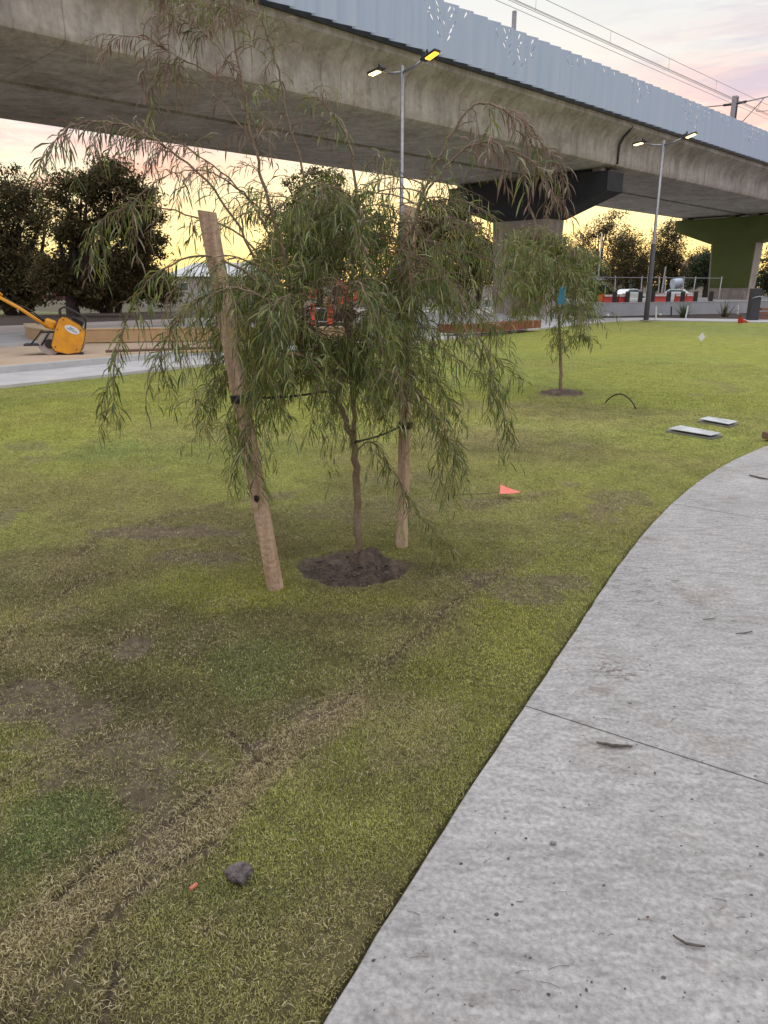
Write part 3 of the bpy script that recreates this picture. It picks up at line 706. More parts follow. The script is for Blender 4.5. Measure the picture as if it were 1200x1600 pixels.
# ================================================================== background trees
def leafmat(name, cols, tr=.25):
    return mat(name, cols[0], .6, perisland=cols, trans=tr, spec=.25)
M['leaf_dark'] = leafmat('dark_tree_leaf', [(.045, .045, .018), (.090, .080, .032), (.160, .120, .050)], .25)
M['leaf_euc'] = leafmat('gum_leaf', [(.045, .040, .022), (.090, .075, .040), (.150, .115, .060)], .25)
M['leaf_green'] = leafmat('green_tree_leaf', [(.030, .045, .022), (.060, .085, .040), (.100, .125, .060)], .2)
def cloud(centers, radii, n, size, rs):
    """leaf quads gathered in clumps through ellipsoids; returns V, F"""
    V = []; tot = sum(a*b*c for a, b, c in radii)
    for c, r in zip(centers, radii):
        k = max(6, int(n*r[0]*r[1]*r[2]/tot)); nc = max(5, k//45)
        u = rs.normal(size=(nc, 3)); u /= np.linalg.norm(u, axis=1)[:, None]
        rad = rs.random(nc)**.45
        cc = np.array(c)+u*rad[:, None]*np.array(r)*(.85+.3*rs.random((nc, 1)))
        cs = (.12+.17*rs.random(nc))*min(r)
        j = rs.integers(0, nc, k)
        p = cc[j]+np.clip(rs.normal(size=(k, 3)), -2.0, 2.0)*cs[j][:, None]*np.array([1, 1, .7])
        a = rs.normal(size=(k, 3)); a /= np.linalg.norm(a, axis=1)[:, None]
        b = np.cross(a, rs.normal(size=(k, 3))); b /= np.linalg.norm(b, axis=1)[:, None]
        s = size*(.5+.9*rs.random((k, 1)))
        V.append(np.stack([p-a*s, p+b*s*.38, p+a*s, p-b*s*.38], 1).reshape(-1, 3))
    V = np.concatenate(V); return V, np.arange(len(V)).reshape(-1, 4)
def tree(name, label, base_px, Y, blobs, lm, n, size, trunk=.3, stems=1, group=None, zb=0, seed=1, bark='darkbark', depth=.8):
    R = random.Random(seed); rs = np.random.default_rng(seed)
    b = At(base_px, 480, Y); b.z = zb
    r = thing(name, label, 'tree', tuple(b), 0, group)
    k = 1.0/1203*Y; cs = []; rr = []
    for px, py, rx, ry in blobs:
        dy = R.uniform(-.3, .3)*rx*k; c = At(px, py, Y+dy)-b; cs.append(tuple(c)); rr.append((rx*k, max(rx, ry)*k*depth, ry*k))
    V, F = cloud(cs, rr, int(n*2.6), size*.78, rs)
    mb = MB()
    for s in range(stems):
        ox = (s-(stems-1)/2)*trunk*1.6; base = Vector((ox, R.uniform(-.2, .2), -.15))
        top = Vector((ox*2.5+R.uniform(-.3, .3), 0, min(c[2] for c in cs)*.8+.4))
        mb.tube([base, base.lerp(top, .08), base.lerp(top, .5)+Vector((R.uniform(-.12, .12), 0, 0)), top], [trunk*1.25, trunk, trunk*.85, trunk*.7], 10)
        for c, q in zip(cs, rr):
            if stems > 1 and R.random() < .35: continue
            for _ in range(3):
                e = Vector(c)+Vector((R.uniform(-.6, .6)*q[0], R.uniform(-.6, .6)*q[1], R.uniform(-.2, .7)*q[2]))
                m1 = top.lerp(e, .45)+Vector((R.uniform(-.25, .25), R.uniform(-.2, .2), R.uniform(.1, .4)))
                mb.tube([top-Vector((0, 0, .1)), m1, e], [trunk*.55, trunk*.3, trunk*.07], 7)
    mb.build('trunk', M[bark], r)
    mesh_np('crown', V, F, lm, r)
    return r
GB = 'trees standing beyond the site'
tree('paperbark_tree', 'large dark spreading tree at the far left with twisting limbs', 28, 41, [(-30, 330, 60, 55), (20, 300, 50, 35), (-5, 400, 75, 60), (50, 340, 35, 45), (60, 430, 50, 30), (-60, 430, 70, 50), (20, 465, 60, 22)], M['leaf_dark'], 15000, .13, .34, 2, GB, seed=3)
tree('paperbark_tree', 'tall rounded dark tree behind the yellow roller', 115, 38, [(165, 285, 48, 34), (110, 300, 38, 28), (215, 325, 36, 42), (230, 380, 28, 36), (120, 360, 45, 30), (180, 350, 38, 36), (200, 420, 45, 32), (100, 430, 52, 34), (150, 455, 60, 22)], M['leaf_dark'], 17000, .12, .36, 1, GB, seed=4)
tree('paperbark_tree', 'dark low-branched tree right of the rounded one, clear of its trunk', 172, 44, [(190, 430, 50, 40), (240, 450, 40, 32), (215, 395, 30, 34), (150, 462, 40, 22)], M['leaf_dark'], 8000, .13, .22, 3, GB, seed=5)
tree('street_tree', 'dark tree whose top shows above the weeping tree under the viaduct', 500, 62, [(495, 300, 48, 38), (520, 340, 70, 40), (455, 350, 50, 40), (560, 370, 50, 40), (480, 400, 70, 40), (530, 275, 16, 12), (455, 285, 20, 12)], M['leaf_dark'], 9000, .17, .3, 1, GB, seed=6)
tree('street_tree', 'dark leaning tree right of the tall timber stake under the viaduct', 738, 56, [(690, 350, 42, 44), (655, 390, 36, 44), (730, 380, 40, 34), (700, 425, 60, 34), (765, 410, 40, 34), (720, 340, 28, 24), (640, 430, 30, 30)], M['leaf_dark'], 12000, .16, .26, 2, GB, seed=7)
tree('gum_tree', 'airy brown-green gum tree against the yellow sky right of the first pier', 935, 112, [(950, 355, 34, 24), (920, 385, 36, 26), (975, 385, 28, 26), (900, 415, 40, 26), (945, 420, 36, 26), (880, 440, 30, 18)], M['leaf_euc'], 6500, .19, .3, 1, GB, seed=8)
tree('gum_tree', 'dense brownish gum tree left of the right-hand lamp pole', 985, 98, [(980, 395, 26, 34), (1000, 425, 30, 30), (965, 430, 22, 28)], M['leaf_dark'], 6000, .16, .3, 2, GB, seed=9)
tree('gum_tree', 'dense dark gum tree right of the right-hand lamp pole', 1035, 100, [(1040, 385, 30, 32), (1025, 420, 34, 32), (1055, 415, 20, 32), (1052, 360, 20, 16)], M['leaf_dark'], 7500, .16, .3, 2, GB, seed=10)
tree('street_tree', 'grey-green rounded tree beside the green viaduct pier', 1098, 108, [(1100, 410, 26, 24), (1085, 430, 28, 22), (1115, 430, 22, 26)], M['leaf_green'], 5000, .2, .3, 1, GB, seed=11)
tree('street_tree', 'green tree at the right edge beyond the green viaduct pier', 1215, 88, [(1215, 420, 34, 34), (1200, 450, 30, 22), (1240, 400, 40, 40)], M['leaf_green'], 5000, .2, .3, 1, GB, seed=12)
tree('shrub', 'yellow-green shrub at the end of the grey retaining wall', 945, 52, [(940, 462, 20, 16), (955, 470, 12, 10), (925, 455, 16, 20)], M['leaf_green'], 2500, .10, .06, 3, seed=13)
# far-off wood closing the view
rs = np.random.default_rng(50); cs = []; rr = []
for i in range(150):
    a = math.radians(-48+i*.66); d = 150+40*random.random(); h = 5.0+2.2*random.random()*(1+.5*math.sin(i*.7)); cs.append((d*math.sin(a), d*math.cos(a), h*.45)); rr.append((4.5, 4.5, h*.55))
V, F = cloud(cs, rr, 26000, .55, rs)
o = kind(mesh_np('distant_wood', V, F, M['leaf_green']), 'stuff'); tag(o, 'low far-off belt of trees along the horizon', 'trees')
# ================================================================== weeping trees
M['leaf_w'] = mat('willow_leaf', (.06, .085, .04), .42, perisland=[(.045, .080, .016), (.095, .145, .026), (.160, .205, .038), (.240, .255, .042), (.310, .340, .170)], trans=.3, spec=.6)
M['leaf_tip'] = mat('reddish_young_leaf', (.2, .12, .08), .45, perisland=[(.150, .105, .070), (.230, .120, .090), (.190, .165, .095), (.28, .20, .14), (.200, .200, .120)], trans=.3, spec=.6)
M['twig'] = mat('reddish_twig', (.16, .10, .065), .7, (.24, .17, .11), 20)
def proj_y(p):
    d = p-Vector((0, 0, CAMH)); dep = d.y*math.cos(PIT)-d.z*math.sin(PIT); up = d.y*math.sin(PIT)+d.z*math.cos(PIT)
    return 800-FPX*up/dep
def proj_x(p): return 600+FPX*p.x/(p.y*math.cos(PIT)-(p.z-CAMH)*math.sin(PIT))
class Weeper:
    def __init__(s, seed):
        s.R = random.Random(seed); s.rs = np.random.default_rng(seed); s.leaves = []; s.tips = []; s.wood = MB(); s.twigs = MB()
    def leaf_run(s, pts, spacing, ll, lw, tip=False, drop=.75):
        """alternate narrow leaves down a twig"""
        R = s.R; d = 0
        seg = [(b-a).length for a, b in zip(pts, pts[1:])]; tot = sum(seg)
        n = max(2, int(tot/spacing)); side = 1
        for i in range(n):
            q = (i+.5)/n*tot; k = 0
            while k < len(seg)-1 and q > seg[k]: q -= seg[k]; k += 1
            tg = (pts[k+1]-pts[k]).normalized(); p = pts[k].lerp(pts[k+1], min(1, q/seg[k]))
            sd = tg.cross(Vector((R.gauss(0, 1), R.gauss(0, 1), R.gauss(0, .5)))).normalized()
            side = -side
            dr = (tg*.55+sd*.8+Vector((0, 0, -.25))).normalized()
            (s.tips if tip else s.leaves).append((p, dr, ll*R.uniform(.45, 1.3), lw*R.uniform(.55, 1.15), drop*R.uniform(.5, 1.7), R.random()))
    def twig(s, p, d, L, r=.0022, spacing=.012, ll=.09, lw=.007, tip=False, grav=1.0, n=6):
        R = s.R; pts = [p.copy()]; d = d.normalized()
        for i in range(n):
            d = (d+Vector((R.gauss(0, .10), R.gauss(0, .10), -.34*grav))).normalized(); p = p+d*(L/n); pts.append(p.copy())
        s.twigs.tube(pts, [r*(1-.7*i/n) for i in range(n+1)], 4, cap=False)
        s.leaf_run(pts, spacing, ll, lw, tip)
        return pts
    def limb(s, pts, r0, r1, mbk=None):
        P = smooth_line(pts, 5); n = len(P)
        P = [p+Vector((s.R.gauss(0, .004), s.R.gauss(0, .004), s.R.gauss(0, .003))) if 0 < i < n-1 else p for i, p in enumerate(P)]
        (mbk or s.wood).tube(P, [r0+(r1-r0)*(i/(n-1))**.8 for i in range(n)], 9 if r0 > .008 else 6)
        return P
    def leafmesh(s, L, name, m, parent, inv):
        n = len(L)
        if not n: return
        p = np.array([tuple(l[0]-inv) for l in L]); d = np.array([tuple(l[1]) for l in L]); ln = np.array([l[2] for l in L])[:, None]; w = np.array([l[3] for l in L])[:, None]; dr = np.array([l[4] for l in L])[:, None]
        g = np.array([0, 0, -1.0]); sd = np.cross(d, s.rs.normal(size=(n, 3))); sd /= np.linalg.norm(sd, axis=1)[:, None]+1e-9
        d1 = d+g*dr*.35; d1 /= np.linalg.norm(d1, axis=1)[:, None]; d2 = d1+g*dr*.8; d2 /= np.linalg.norm(d2, axis=1)[:, None]; d3 = d2+g*dr*.8; d3 /= np.linalg.norm(d3, axis=1)[:, None]
        a = p+d*ln*.12; b = a+d1*ln*.3; c = b+d2*ln*.3; e = c+d3*ln*.28
        V = np.stack([p-sd*w*.12, p+sd*w*.12, b+sd*w*.5, b-sd*w*.5, c+sd*w*.42, c-sd*w*.42, e], 1).reshape(-1, 3)
        i = np.arange(n)*7
        F = np.stack([i, i+1, i+2, i+3, i+3, i+2, i+4, i+5], 1).reshape(-1, 4); T = np.stack([i+5, i+4, i+6], 1)
        loops = np.concatenate([F.ravel(), T.ravel()]); counts = np.concatenate([np.full(len(F), 4), np.full(len(T), 3)])
        mesh_np(name, V, loops, m, parent, counts=counts, smooth=True)
    def thin(s, cx, cy, rx, ry, pr):
        for L in (s.leaves, s.tips):
            L[:] = [l for l in L if not (((proj_x(l[0])-cx)/rx)**2+((proj_y(l[0])-cy)/ry)**2 < 1 and s.R.random() < pr)]
    def finish(s, root, base, leafname='foliage'):
        for mb, nm, m in ((s.wood, 'trunk', M['bark']), (s.twigs, 'twigs', M['twig'])):
            bmesh.ops.translate(mb.bm, verts=mb.bm.verts, vec=-base); mb.build(nm, m, root)
        s.leafmesh(s.leaves, leafname, M['leaf_w'], root, base); s.leafmesh(s.tips, 'young_foliage', M['leaf_tip'], root, base)
        print('leaves', len(s.leaves), len(s.tips))
def PL(Y0, L):                      # a limb through several points at their own depths
    return [At(x, y, Y0+dy) for x, y, dy in L]
def main_tree():
    Y0 = 4.02; base = Vector((TREEB.x, TREEB.y, 0)); W_ = Weeper(21); R = W_.R
    root = thing('weeping_tree', 'young weeping tree with fine narrow leaves tied between two timber stakes', 'tree', tuple(base))
    tb = At(560, 872, Y0); tb.z = -.03
    limbs = {}
    lo = W_.limb([tb, tb+Vector((0, 0, .04))]+PL(Y0, [(558, 800, 0), (556, 730, .01), (552, 675, .0)]), .026, .019)
    def B(nm, pts, r0, r1): limbs[nm] = W_.limb(PL(Y0, pts), r0, r1)
    B('A', [(553, 690, 0), (540, 655, .01), (522, 620, .02), (500, 585, .04), (476, 545, .05), (458, 470, .02), (440, 385, -.05), (415, 300, -.10), (396, 225, -.12), (385, 170, -.12), (373, 100, -.13), (360, 20, -.14), (350, -60, -.14)], .017, .003)
    B('M', [(553, 680, 0), (550, 600, .05), (546, 520, .10), (552, 420, .14), (557, 330, .12), (552, 262, .10), (545, 225, .08), (527, 188, .06), (503, 160, .04), (490, 140, .03)], .014, .0025)
    B('Bb', [(458, 470, .02), (470, 400, .10), (477, 320, .16), (468, 247, .18), (452, 193, .18), (436, 110, .18), (418, 55, .18), (400, 5, .18), (392, -50, .18)], .009, .0025)
    B('R', [(551, 620, .03), (585, 530, .12), (622, 440, .20), (648, 350, .16), (665, 290, .10), (690, 240, .04), (720, 185, 0), (748, 162, -.03), (785, 170, -.06), (825, 205, -.1), (860, 240, -.12), (885, 285, -.14)], .012, .002)
    B('R2', [(640, 380, .16), (660, 315, .02), (690, 270, -.08), (722, 235, -.12), (755, 222, -.15), (795, 232, -.2), (835, 258, -.22), (860, 300, -.22)], .007, .002)
    B('L1', [(470, 530, .05), (430, 470, -.1), (385, 375, -.22), (333, 295, -.28), (283, 247, -.32), (235, 214, -.34), (187, 194, -.34), (130, 190, -.34), (90, 215, -.34), (66, 248, -.34)], .008, .0018)
    B('L2', [(445, 410, -.02), (395, 320, .08), (345, 268, .14), (290, 230, .18), (235, 205, .2), (170, 190, .22)], .006, .0015)
    B('L3', [(470, 545, .05), (410, 450, -.25), (330, 400, -.40), (255, 420, -.45), (205, 480, -.46), (182, 560, -.45), (176, 640, -.44)], .008, .0015)
    B('L4', [(460, 480, .02), (380, 370, .2), (290, 335, .30), (210, 322, .34), (160, 345, .36), (140, 400, .36)], .007, .0015)
    B('L5', [(386, 175, -.12), (350, 130, -.10), (310, 105, -.08), (270, 85, -.05), (225, 60, -.02), (160, 52, 0)], .005, .0014)
    B('L6', [(376, 120, -.13), (345, 82, -.15), (310, 45, -.16), (255, 18, -.16)], .004, .0012)
    B('L7', [(396, 225, -.12), (350, 165, -.05), (300, 125, .02), (255, 115, .05), (232, 150, .06)], .004, .0012)
    B('L8', [(430, 350, -.07), (380, 300, -.3), (330, 270, -.45), (280, 268, -.5), (235, 290, -.5), (200, 330, -.5)], .005, .0012)
    B('R3', [(590, 520, .12), (640, 450, -.1), (700, 440, -.22), (745, 520, -.26), (775, 600, -.26), (797, 680, -.26)], .008, .0014)
    B('R4', [(625, 440, .2), (670, 370, .3), (720, 350, .36), (755, 400, .38), (765, 470, .38)], .007, .0014)
    B('R5', [(555, 610, .04), (590, 580, -.2), (640, 600, -.3), (690, 660, -.32), (712, 720, -.32)], .006, .0012)
    B('R6', [(556, 705, 0), (580, 690, -.06), (605, 720, -.12), (640, 780, -.15), (680, 830, -.16), (714, 868, -.16)], .005, .0012)
    B('F1', [(520, 600, .03), (480, 560, -.35), (430, 560, -.5), (395, 640, -.5), (390, 720, -.48)], .006, .0012)
    B('F2', [(545, 540, .08), (540, 470, -.3), (560, 440, -.5), (590, 500, -.6), (600, 600, -.6)], .006, .0012)
    B('F3', [(476, 540, .05), (470, 480, -.3), (450, 460, -.5), (420, 500, -.6), (410, 580, -.58)], .006, .0012)
    B('K1', [(545, 520, .1), (500, 420, .4), (440, 380, .6), (380, 420, .7)], .006, .0012)
    B('K2', [(560, 480, .12), (620, 420, .45), (680, 430, .6), (710, 500, .65)], .006, .0012)
    B('L9', [(476, 545, .05), (430, 480, -.45), (370, 450, -.62), (310, 470, -.66), (265, 520, -.66), (245, 580, -.65)], .006, .0012)
    B('L10', [(470, 520, .03), (420, 430, -.35), (360, 400, -.50), (300, 420, -.55), (262, 470, -.55)], .006, .0012)
    B('T1', [(552, 300, .12), (590, 240, .15), (635, 300, .18)], .003, .001)
    B('U1', [(385, 170, -.12), (340, 60, -.1), (300, 10, -.1), (262, -20, -.1)], .004, .001)
    B('U2', [(392, 60, .18), (380, 30, .16), (330, -10, .12)], .004, .001)
    # light twigs with reddish leaves along the long thin leaders
    def dress(nm, f0, f1, n, L, tip=True, ll=.088, lw=.0068, sp=.015, up=.2, grav=1.0, drop=.75):
        P = limbs[nm]; m = len(P)-1
        for i in range(n):
            f = f0+(f1-f0)*(i+R.random())/n; k = min(m-1, int(f*m)); p = P[k].lerp(P[k+1], f*m-k); tg = (P[k+1]-P[k]).normalized()
            a = R.uniform(0, 2*PI); d = tg*.8+Vector((math.cos(a), math.sin(a)*.8, R.uniform(-.3, .5)+up))*.7
            W_.twig(p, d, L*R.uniform(.5, 1.2), spacing=sp, ll=ll, lw=lw, tip=tip if isinstance(tip, bool) else R.random() < tip, grav=grav)
    def own(nm, f0, sp=.016, tip=True, ll=.11, lw=.009):
        P = limbs[nm]; W_.leaf_run(P[int(f0*len(P)):], sp, ll, lw, tip)
    for nm, n, L in (('L1', 20, .22), ('L2', 14, .2), ('L5', 13, .20), ('L6', 12, .18), ('L7', 13, .18), ('U1', 16, .2), ('U2', 11, .2)):
        dress(nm, .45, 1, n, L, tip=.8, sp=.015, ll=.085, lw=.0075); own(nm, .55)
    dress('L1', .25, .6, 9, .22, tip=.4); dress('L2', .2, .6, 9, .24, tip=.4); dress('L8', .15, 1, 16, .20, tip=.5); dress('L4', .25, 1, 22, .24, tip=.3, lw=.009); own('L4', .5, tip=False)
    dress('R', .66, 1, 15, .20, tip=.7, ll=.11, lw=.009, grav=.8); own('R', .7); dress('R2', .40, 1, 17, .20, tip=.6, ll=.11, lw=.009, grav=.8); own('R2', .55)
    dress('A', .55, 1, 34, .20, tip=.6); dress('Bb', .45, 1, 26, .18, tip=.7); dress('M', .66, 1, 14, .13, tip=.5); dress('T1', .2, 1, 9, .15, tip=.2)
    dress('L3', .3, 1, 26, .22, tip=False, ll=.10, lw=.0085); own('L3', .4, tip=False); dress('R3', .3, 1, 30, .22, tip=False); own('R3', .5, tip=False)
    dress('R4', .2, 1, 34, .3, tip=False); dress('R5', .2, 1, 40, .3, tip=False); dress('R6', .15, 1, 26, .20, tip=False); own('R6', .4, tip=False)
    for nm in ('F1', 'F3', 'K1', 'K2', 'L9'): dress(nm, .1, 1, 38, .32, tip=False); own(nm, .5, tip=False)
    for nm in ('F2', 'L10'): dress(nm, .1, 1, 16, .26, tip=.1)
    # dense weeping skirt: arching secondaries from the leaders, every one hung with leafy twigs
    src = [('A', .24, .50, 34), ('M', .12, .48, 50), ('Bb', .0, .34, 12), ('R', .10, .38, 34)]
    for nm, f0, f1, n in src:
        P = limbs[nm]; m = len(P)-1
        for i in range(n):
            f = f0+(f1-f0)*(i+R.random())/n; k = min(m-1, int(f*m)); p = P[k].copy(); az = i*2.4+R.uniform(-.5, .5)
            L = R.uniform(.32, .78)*(1-.35*(f-f0)/(f1-f0)); n_ = 8; d = Vector((math.cos(az)*1.15, math.sin(az)*.85, R.uniform(.15, 1.0))).normalized(); pts = [p.copy()]
            for q in range(n_):
                d = (d+Vector((R.gauss(0, .09), R.gauss(0, .09), -.19))).normalized(); p = p+d*(L/n_)*1.15; pts.append(p.copy())
            W_.twigs.tube(pts, [.0042*(1-.75*q/n_) for q in range(n_+1)], 5, cap=False)
            for q in range(2, n_+1):
                for _ in range(2):
                    a = R.uniform(0, 2*PI)
                    W_.twig(pts[q], (pts[q]-pts[q-1]).normalized()*.7+Vector((math.cos(a), math.sin(a), R.uniform(-.2, .5)))*.6, R.uniform(.12, .32), r=.0015, spacing=.0145, ll=.082, lw=.0064, tip=R.random() < .05, grav=R.uniform(.1, .85))
            W_.leaf_run(pts[3:], .014, .10, .008, False)
    W_.thin(522, 476, 50, 48, .93); W_.thin(300, 340, 90, 80, .5); W_.thin(640, 372, 34, 62, .78); W_.thin(730, 430, 80, 150, .45); W_.thin(240, 540, 90, 110, .40); W_.thin(690, 290, 90, 70, .45); W_.thin(640, 720, 60, 110, .35)
    W_.finish(root, base)
main_tree()
def small_tree():
    b = Vector((T2B.x, T2B.y, 0)); W_ = Weeper(5); R = W_.R; Y0 = T2B.y
    root = thing('weeping_tree', 'smaller weeping tree with drooping fine foliage farther down the lawn, in a ring of soil', 'tree', tuple(b))
    tr = W_.limb([b+Vector((0, 0, -.03))]+PL(Y0, [(876, 560, 0), (874, 510, 0), (868, 450, .1), (862, 400, .1), (858, 370, .1)]), .030, .008)
    tips = [(812, 380, -.3), (825, 366, .3), (850, 362, 0), (880, 372, -.4), (905, 392, .2), (912, 420, -.2), (920, 450, .1), (803, 405, .2), (800, 440, -.1), (808, 475, .3), (915, 478, -.3), (840, 400, -.7), (870, 420, -.8), (900, 440, -.7), (820, 440, -.7), (845, 380, .7), (900, 410, .8), (815, 430, .8), (880, 395, .2), (925, 400, .5), (860, 450, -.9), (830, 470, -.6), (900, 475, -.7), (872, 520, -.3), (905, 510, .1)]
    for x, y, dy in tips:
        st = tr[int(len(tr)*R.uniform(.42, .9))]; e = At(x, y, Y0+dy); mid = st.lerp(e, .55)+Vector((0, 0, R.uniform(.05, .22)))
        P = W_.limb([st, mid, e, e+(e-mid).normalized()*.08+Vector((0, 0, -.12))], .010, .003)
        for i in range(36):
            k = int(len(P)*R.uniform(.25, .95)); k = min(k, len(P)-1); a = R.uniform(0, 2*PI)
            W_.twig(P[k]+Vector((R.gauss(0, .03), R.gauss(0, .03), R.gauss(0, .03))), Vector((math.cos(a), math.sin(a), R.uniform(0, .8))), R.uniform(.14, .38), r=.0025, spacing=.022, ll=.125, lw=.0125, tip=R.random() < .08, grav=R.uniform(.5, 1.2), n=5)
    for x, dx in ((850, -6), (862, 0), (898, 8), (915, 2), (925, 5), (843, -3), (905, 0), (890, 4)):
        p = At(x, 500, Y0+R.uniform(-.3, .3)); W_.twig(p, Vector((dx*.03, 0, .3)), R.uniform(.5, .95), r=.003, spacing=.028, ll=.15, lw=.013, n=7)
    W_.finish(root, b)
    mb = MB(); c = At(878, 462, Y0-1.0); mb.box(c, (.10, .010, .22), rz=.3, rx=.15, bevel=.003)
    tag(mb.build('plant_tag', mat('blue_tag', (.04, .20, .30), .5)), 'blue label tag hanging in the smaller weeping tree', 'tag')
small_tree()
# ================================================================== stakes and ties
def stake(base_px, top_px, Yt, w, label, seed):
    b = G(*base_px); t = At(*top_px, Yt); r = thing('timber_stake', label, 'stake', tuple(b), 0, 'timber stakes beside the near weeping tree')
    R = random.Random(seed); ax = (t-b).normalized(); L = (t-b).length; b0 = -ax*.25
    X = ax.cross(Vector((0, 1, 0))).normalized(); Yv = X.cross(ax)
    a_ = R.uniform(.35, .6); X, Yv = X*math.cos(a_)+Yv*math.sin(a_), Yv*math.cos(a_)-X*math.sin(a_)
    mb = MB(); rings = []; n = 26
    for i in range(n+1):
        f = i/n; c = b0+ax*(L+.25)*f; ring = []
        for k in range(16):
            an = 2*PI*k/16; sq = 1/max(abs(math.cos(an)), abs(math.sin(an))); rad = w/2*min(sq, 1.22)*(1+.018*math.sin(f*9+k)+R.uniform(-.006, .006))
            p = c+(X*math.cos(an)+Yv*math.sin(an))*rad
            if i == n: p += ax*(.012*math.cos(an))
            ring.append(mb.bm.verts.new(p))
        rings.append(ring)
    for p, q in zip(rings, rings[1:]):
        for k in range(16): mb.bm.faces.new((p[k], p[(k+1) % 16], q[(k+1) % 16], q[k]))
    mb.bm.faces.new(rings[-1]); mb.bm.faces.new(rings[0]); mb.build('post', M['timber'], r)
    return r, b, t, ax
st1, b1, t1, ax1 = stake((430, 915), (323, 330), 3.66, .070, 'leaning timber stake left of the weeping trunk, dark knot low down', 1)
st2, b2, t2, ax2 = stake((628, 852), (640, 322), 4.50, .060, 'upright timber stake right of the weeping trunk', 2)
# knot low on the leaning stake
mb = MB(); kp = (t1-b1)*.262+Vector((.0, -.034, 0)); mb.sphere(kp, .02, (1, .35, 1.2), 2, .1); mb.build('knot', mat('dark_knot', (.02, .014, .01), .9), st1)
def tie(stk_b, stk_t, py, tree_pt, w, label):
    f = None; a = stk_b; d = stk_t-stk_b
    best = min(range(1000), key=lambda i: abs(proj_y(a+d*(i/1000))-py)); c = a+d*(best/1000)
    r = thing('tree_tie', label, 'tie', tuple(c), 0, 'rubber ties from the stakes to the trunk')
    v = d.normalized(); X = v.cross(Vector((0, 1, 0))).normalized(); Yv = X.cross(v); mb = MB()
    for j in range(3):
        pts = [(X*math.cos(q*PI/8)+Yv*math.sin(q*PI/8))*(w/2*1.2+.006)+v*(j*.013-.013+.002*math.sin(q)) for q in range(17)]
        mb.tube(pts, .0075, 7)
    mb.sphere(-Yv*.0-Vector((0, w*.75, 0)), .016, (1, .7, 1), 2, .1); mb.build('band', M['tie'], r)
    e = tree_pt-c; s0 = e.normalized()*w*.6; pts = [s0.lerp(e, i/8)+Vector((0, 0, -.012*math.sin(PI*i/8))) for i in range(9)]
    pts += [e+Vector((math.cos(q), math.sin(q)*.8, 0))*.024 for q in (3, 2, 1, 0, -1, -2)]
    mb = MB(); mb.tube(pts, .0055, 7); mb.build('strap', M['tie'], r)
tie(b1, t1, 622, At(505, 612, 4.02), .066, 'black tie wrapped on the leaning stake')
tie(b2, t2, 664, At(556, 690, 4.02), .060, 'black tie wrapped on the upright stake')
# clods in the soil bowl
def clods(c, r, n, name, label, seed):
    R = random.Random(seed); mb = MB()
    for _ in range(n):
        a = R.uniform(0, 2*PI); q = r*math.sqrt(R.random())*.9; s = R.uniform(.003, .013)
        mb.sphere((c.x+q*math.cos(a), c.y+q*math.sin(a)*.9-.02, .0+R.random()*.014), s, (1, R.uniform(.6, 1.3), .6), 1, .35)
    o = mb.build(name, M['soil']); o['kind'] = 'stuff'; tag(o, label, 'soil')
clods(BOWL, .25, 200, 'soil_clods', 'loose dark soil crumbs round the near trunk', 3)
clods(T2B, .36, 120, 'soil_clods', 'loose dark soil crumbs round the farther small tree', 4)
# ================================================================== things on the lawn
def slab(pxs, label, seed):
    P = [G(x, y, .012) for x, y in pxs]; c = sum(P, Vector())/4
    r = thing('pit_lid', label, 'lid', (c.x, c.y, -.007), 0, 'pale pit lids set in the lawn')
    mb = MB(); mb.prism([p-Vector((c.x, c.y, .07)) for p in P], (0, 0, .075)); mb.build('frame', M['galv'], r, bevel=.004)
    mb = MB(); mb.prism([(p-c)*.93+Vector((0, 0, .036)) for p in P], (0, 0, .006)); mb.build('lid', mat('pit_lid_cover', (.34, .36, .37), .6, (.62, .64, .64), 7, bump=.5), r)
slab([(1040, 672), (1112, 684), (1130, 680), (1062, 667)], 'nearer pale pit lid in the lawn', 1)
slab([(1090, 657), (1140, 666), (1155, 661), (1105, 653)], 'farther, smaller pale pit lid in the lawn', 2)
mb = MB(); a = G(946, 628); b = G(994, 638); pts = [a.lerp(b, i/14)+Vector((0, 0, .155*math.sin(PI*i/14)**.8-.01)) for i in range(15)]; mb.tube(pts, .009, 8)
tag(mb.build('irrigation_hose', M['tie']), 'black hose arching out of the lawn right of the small weeping tree', 'hose')
M['flagred'] = mat('faded_red_flag', (.75, .16, .10), .6, (.82, .24, .18), 20)
p = G(780, 778); r = thing('marker_flag', 'small salmon red marker flag lying on the grass', 'flag', tuple(p))
mb = MB(); mb.poly([(0, 0, .03), (.02, .10, .075), (.09, .08, .05), (.17, .045, .03), (.09, .012, .028)]); f = mb.build('flag', M['flagred'], r); mo = f.modifiers.new('t', 'SOLIDIFY'); mo.thickness = .003
mb = MB(); mb.tube([(-.35, .03, .012), (0, .02, .035), (.02, .10, .06)], .0018, 5); mb.build('wire', M['darksteel'], r)
p = G(1095, 541); r = thing('marker_flag', 'small white diamond marker flag standing in the far lawn', 'flag', tuple(p))
mb = MB(); mb.prism([(0, 0, .12), (.10, .01, .24), (0, 0, .36), (-.10, .01, .24)], (0, .004, 0)); mb.build('flag', M['white_paint'], r)
mb = MB(); mb.tube([(0, .006, -.05), (0, .006, .34)], .003, 5); mb.build('wire', M['darksteel'], r)
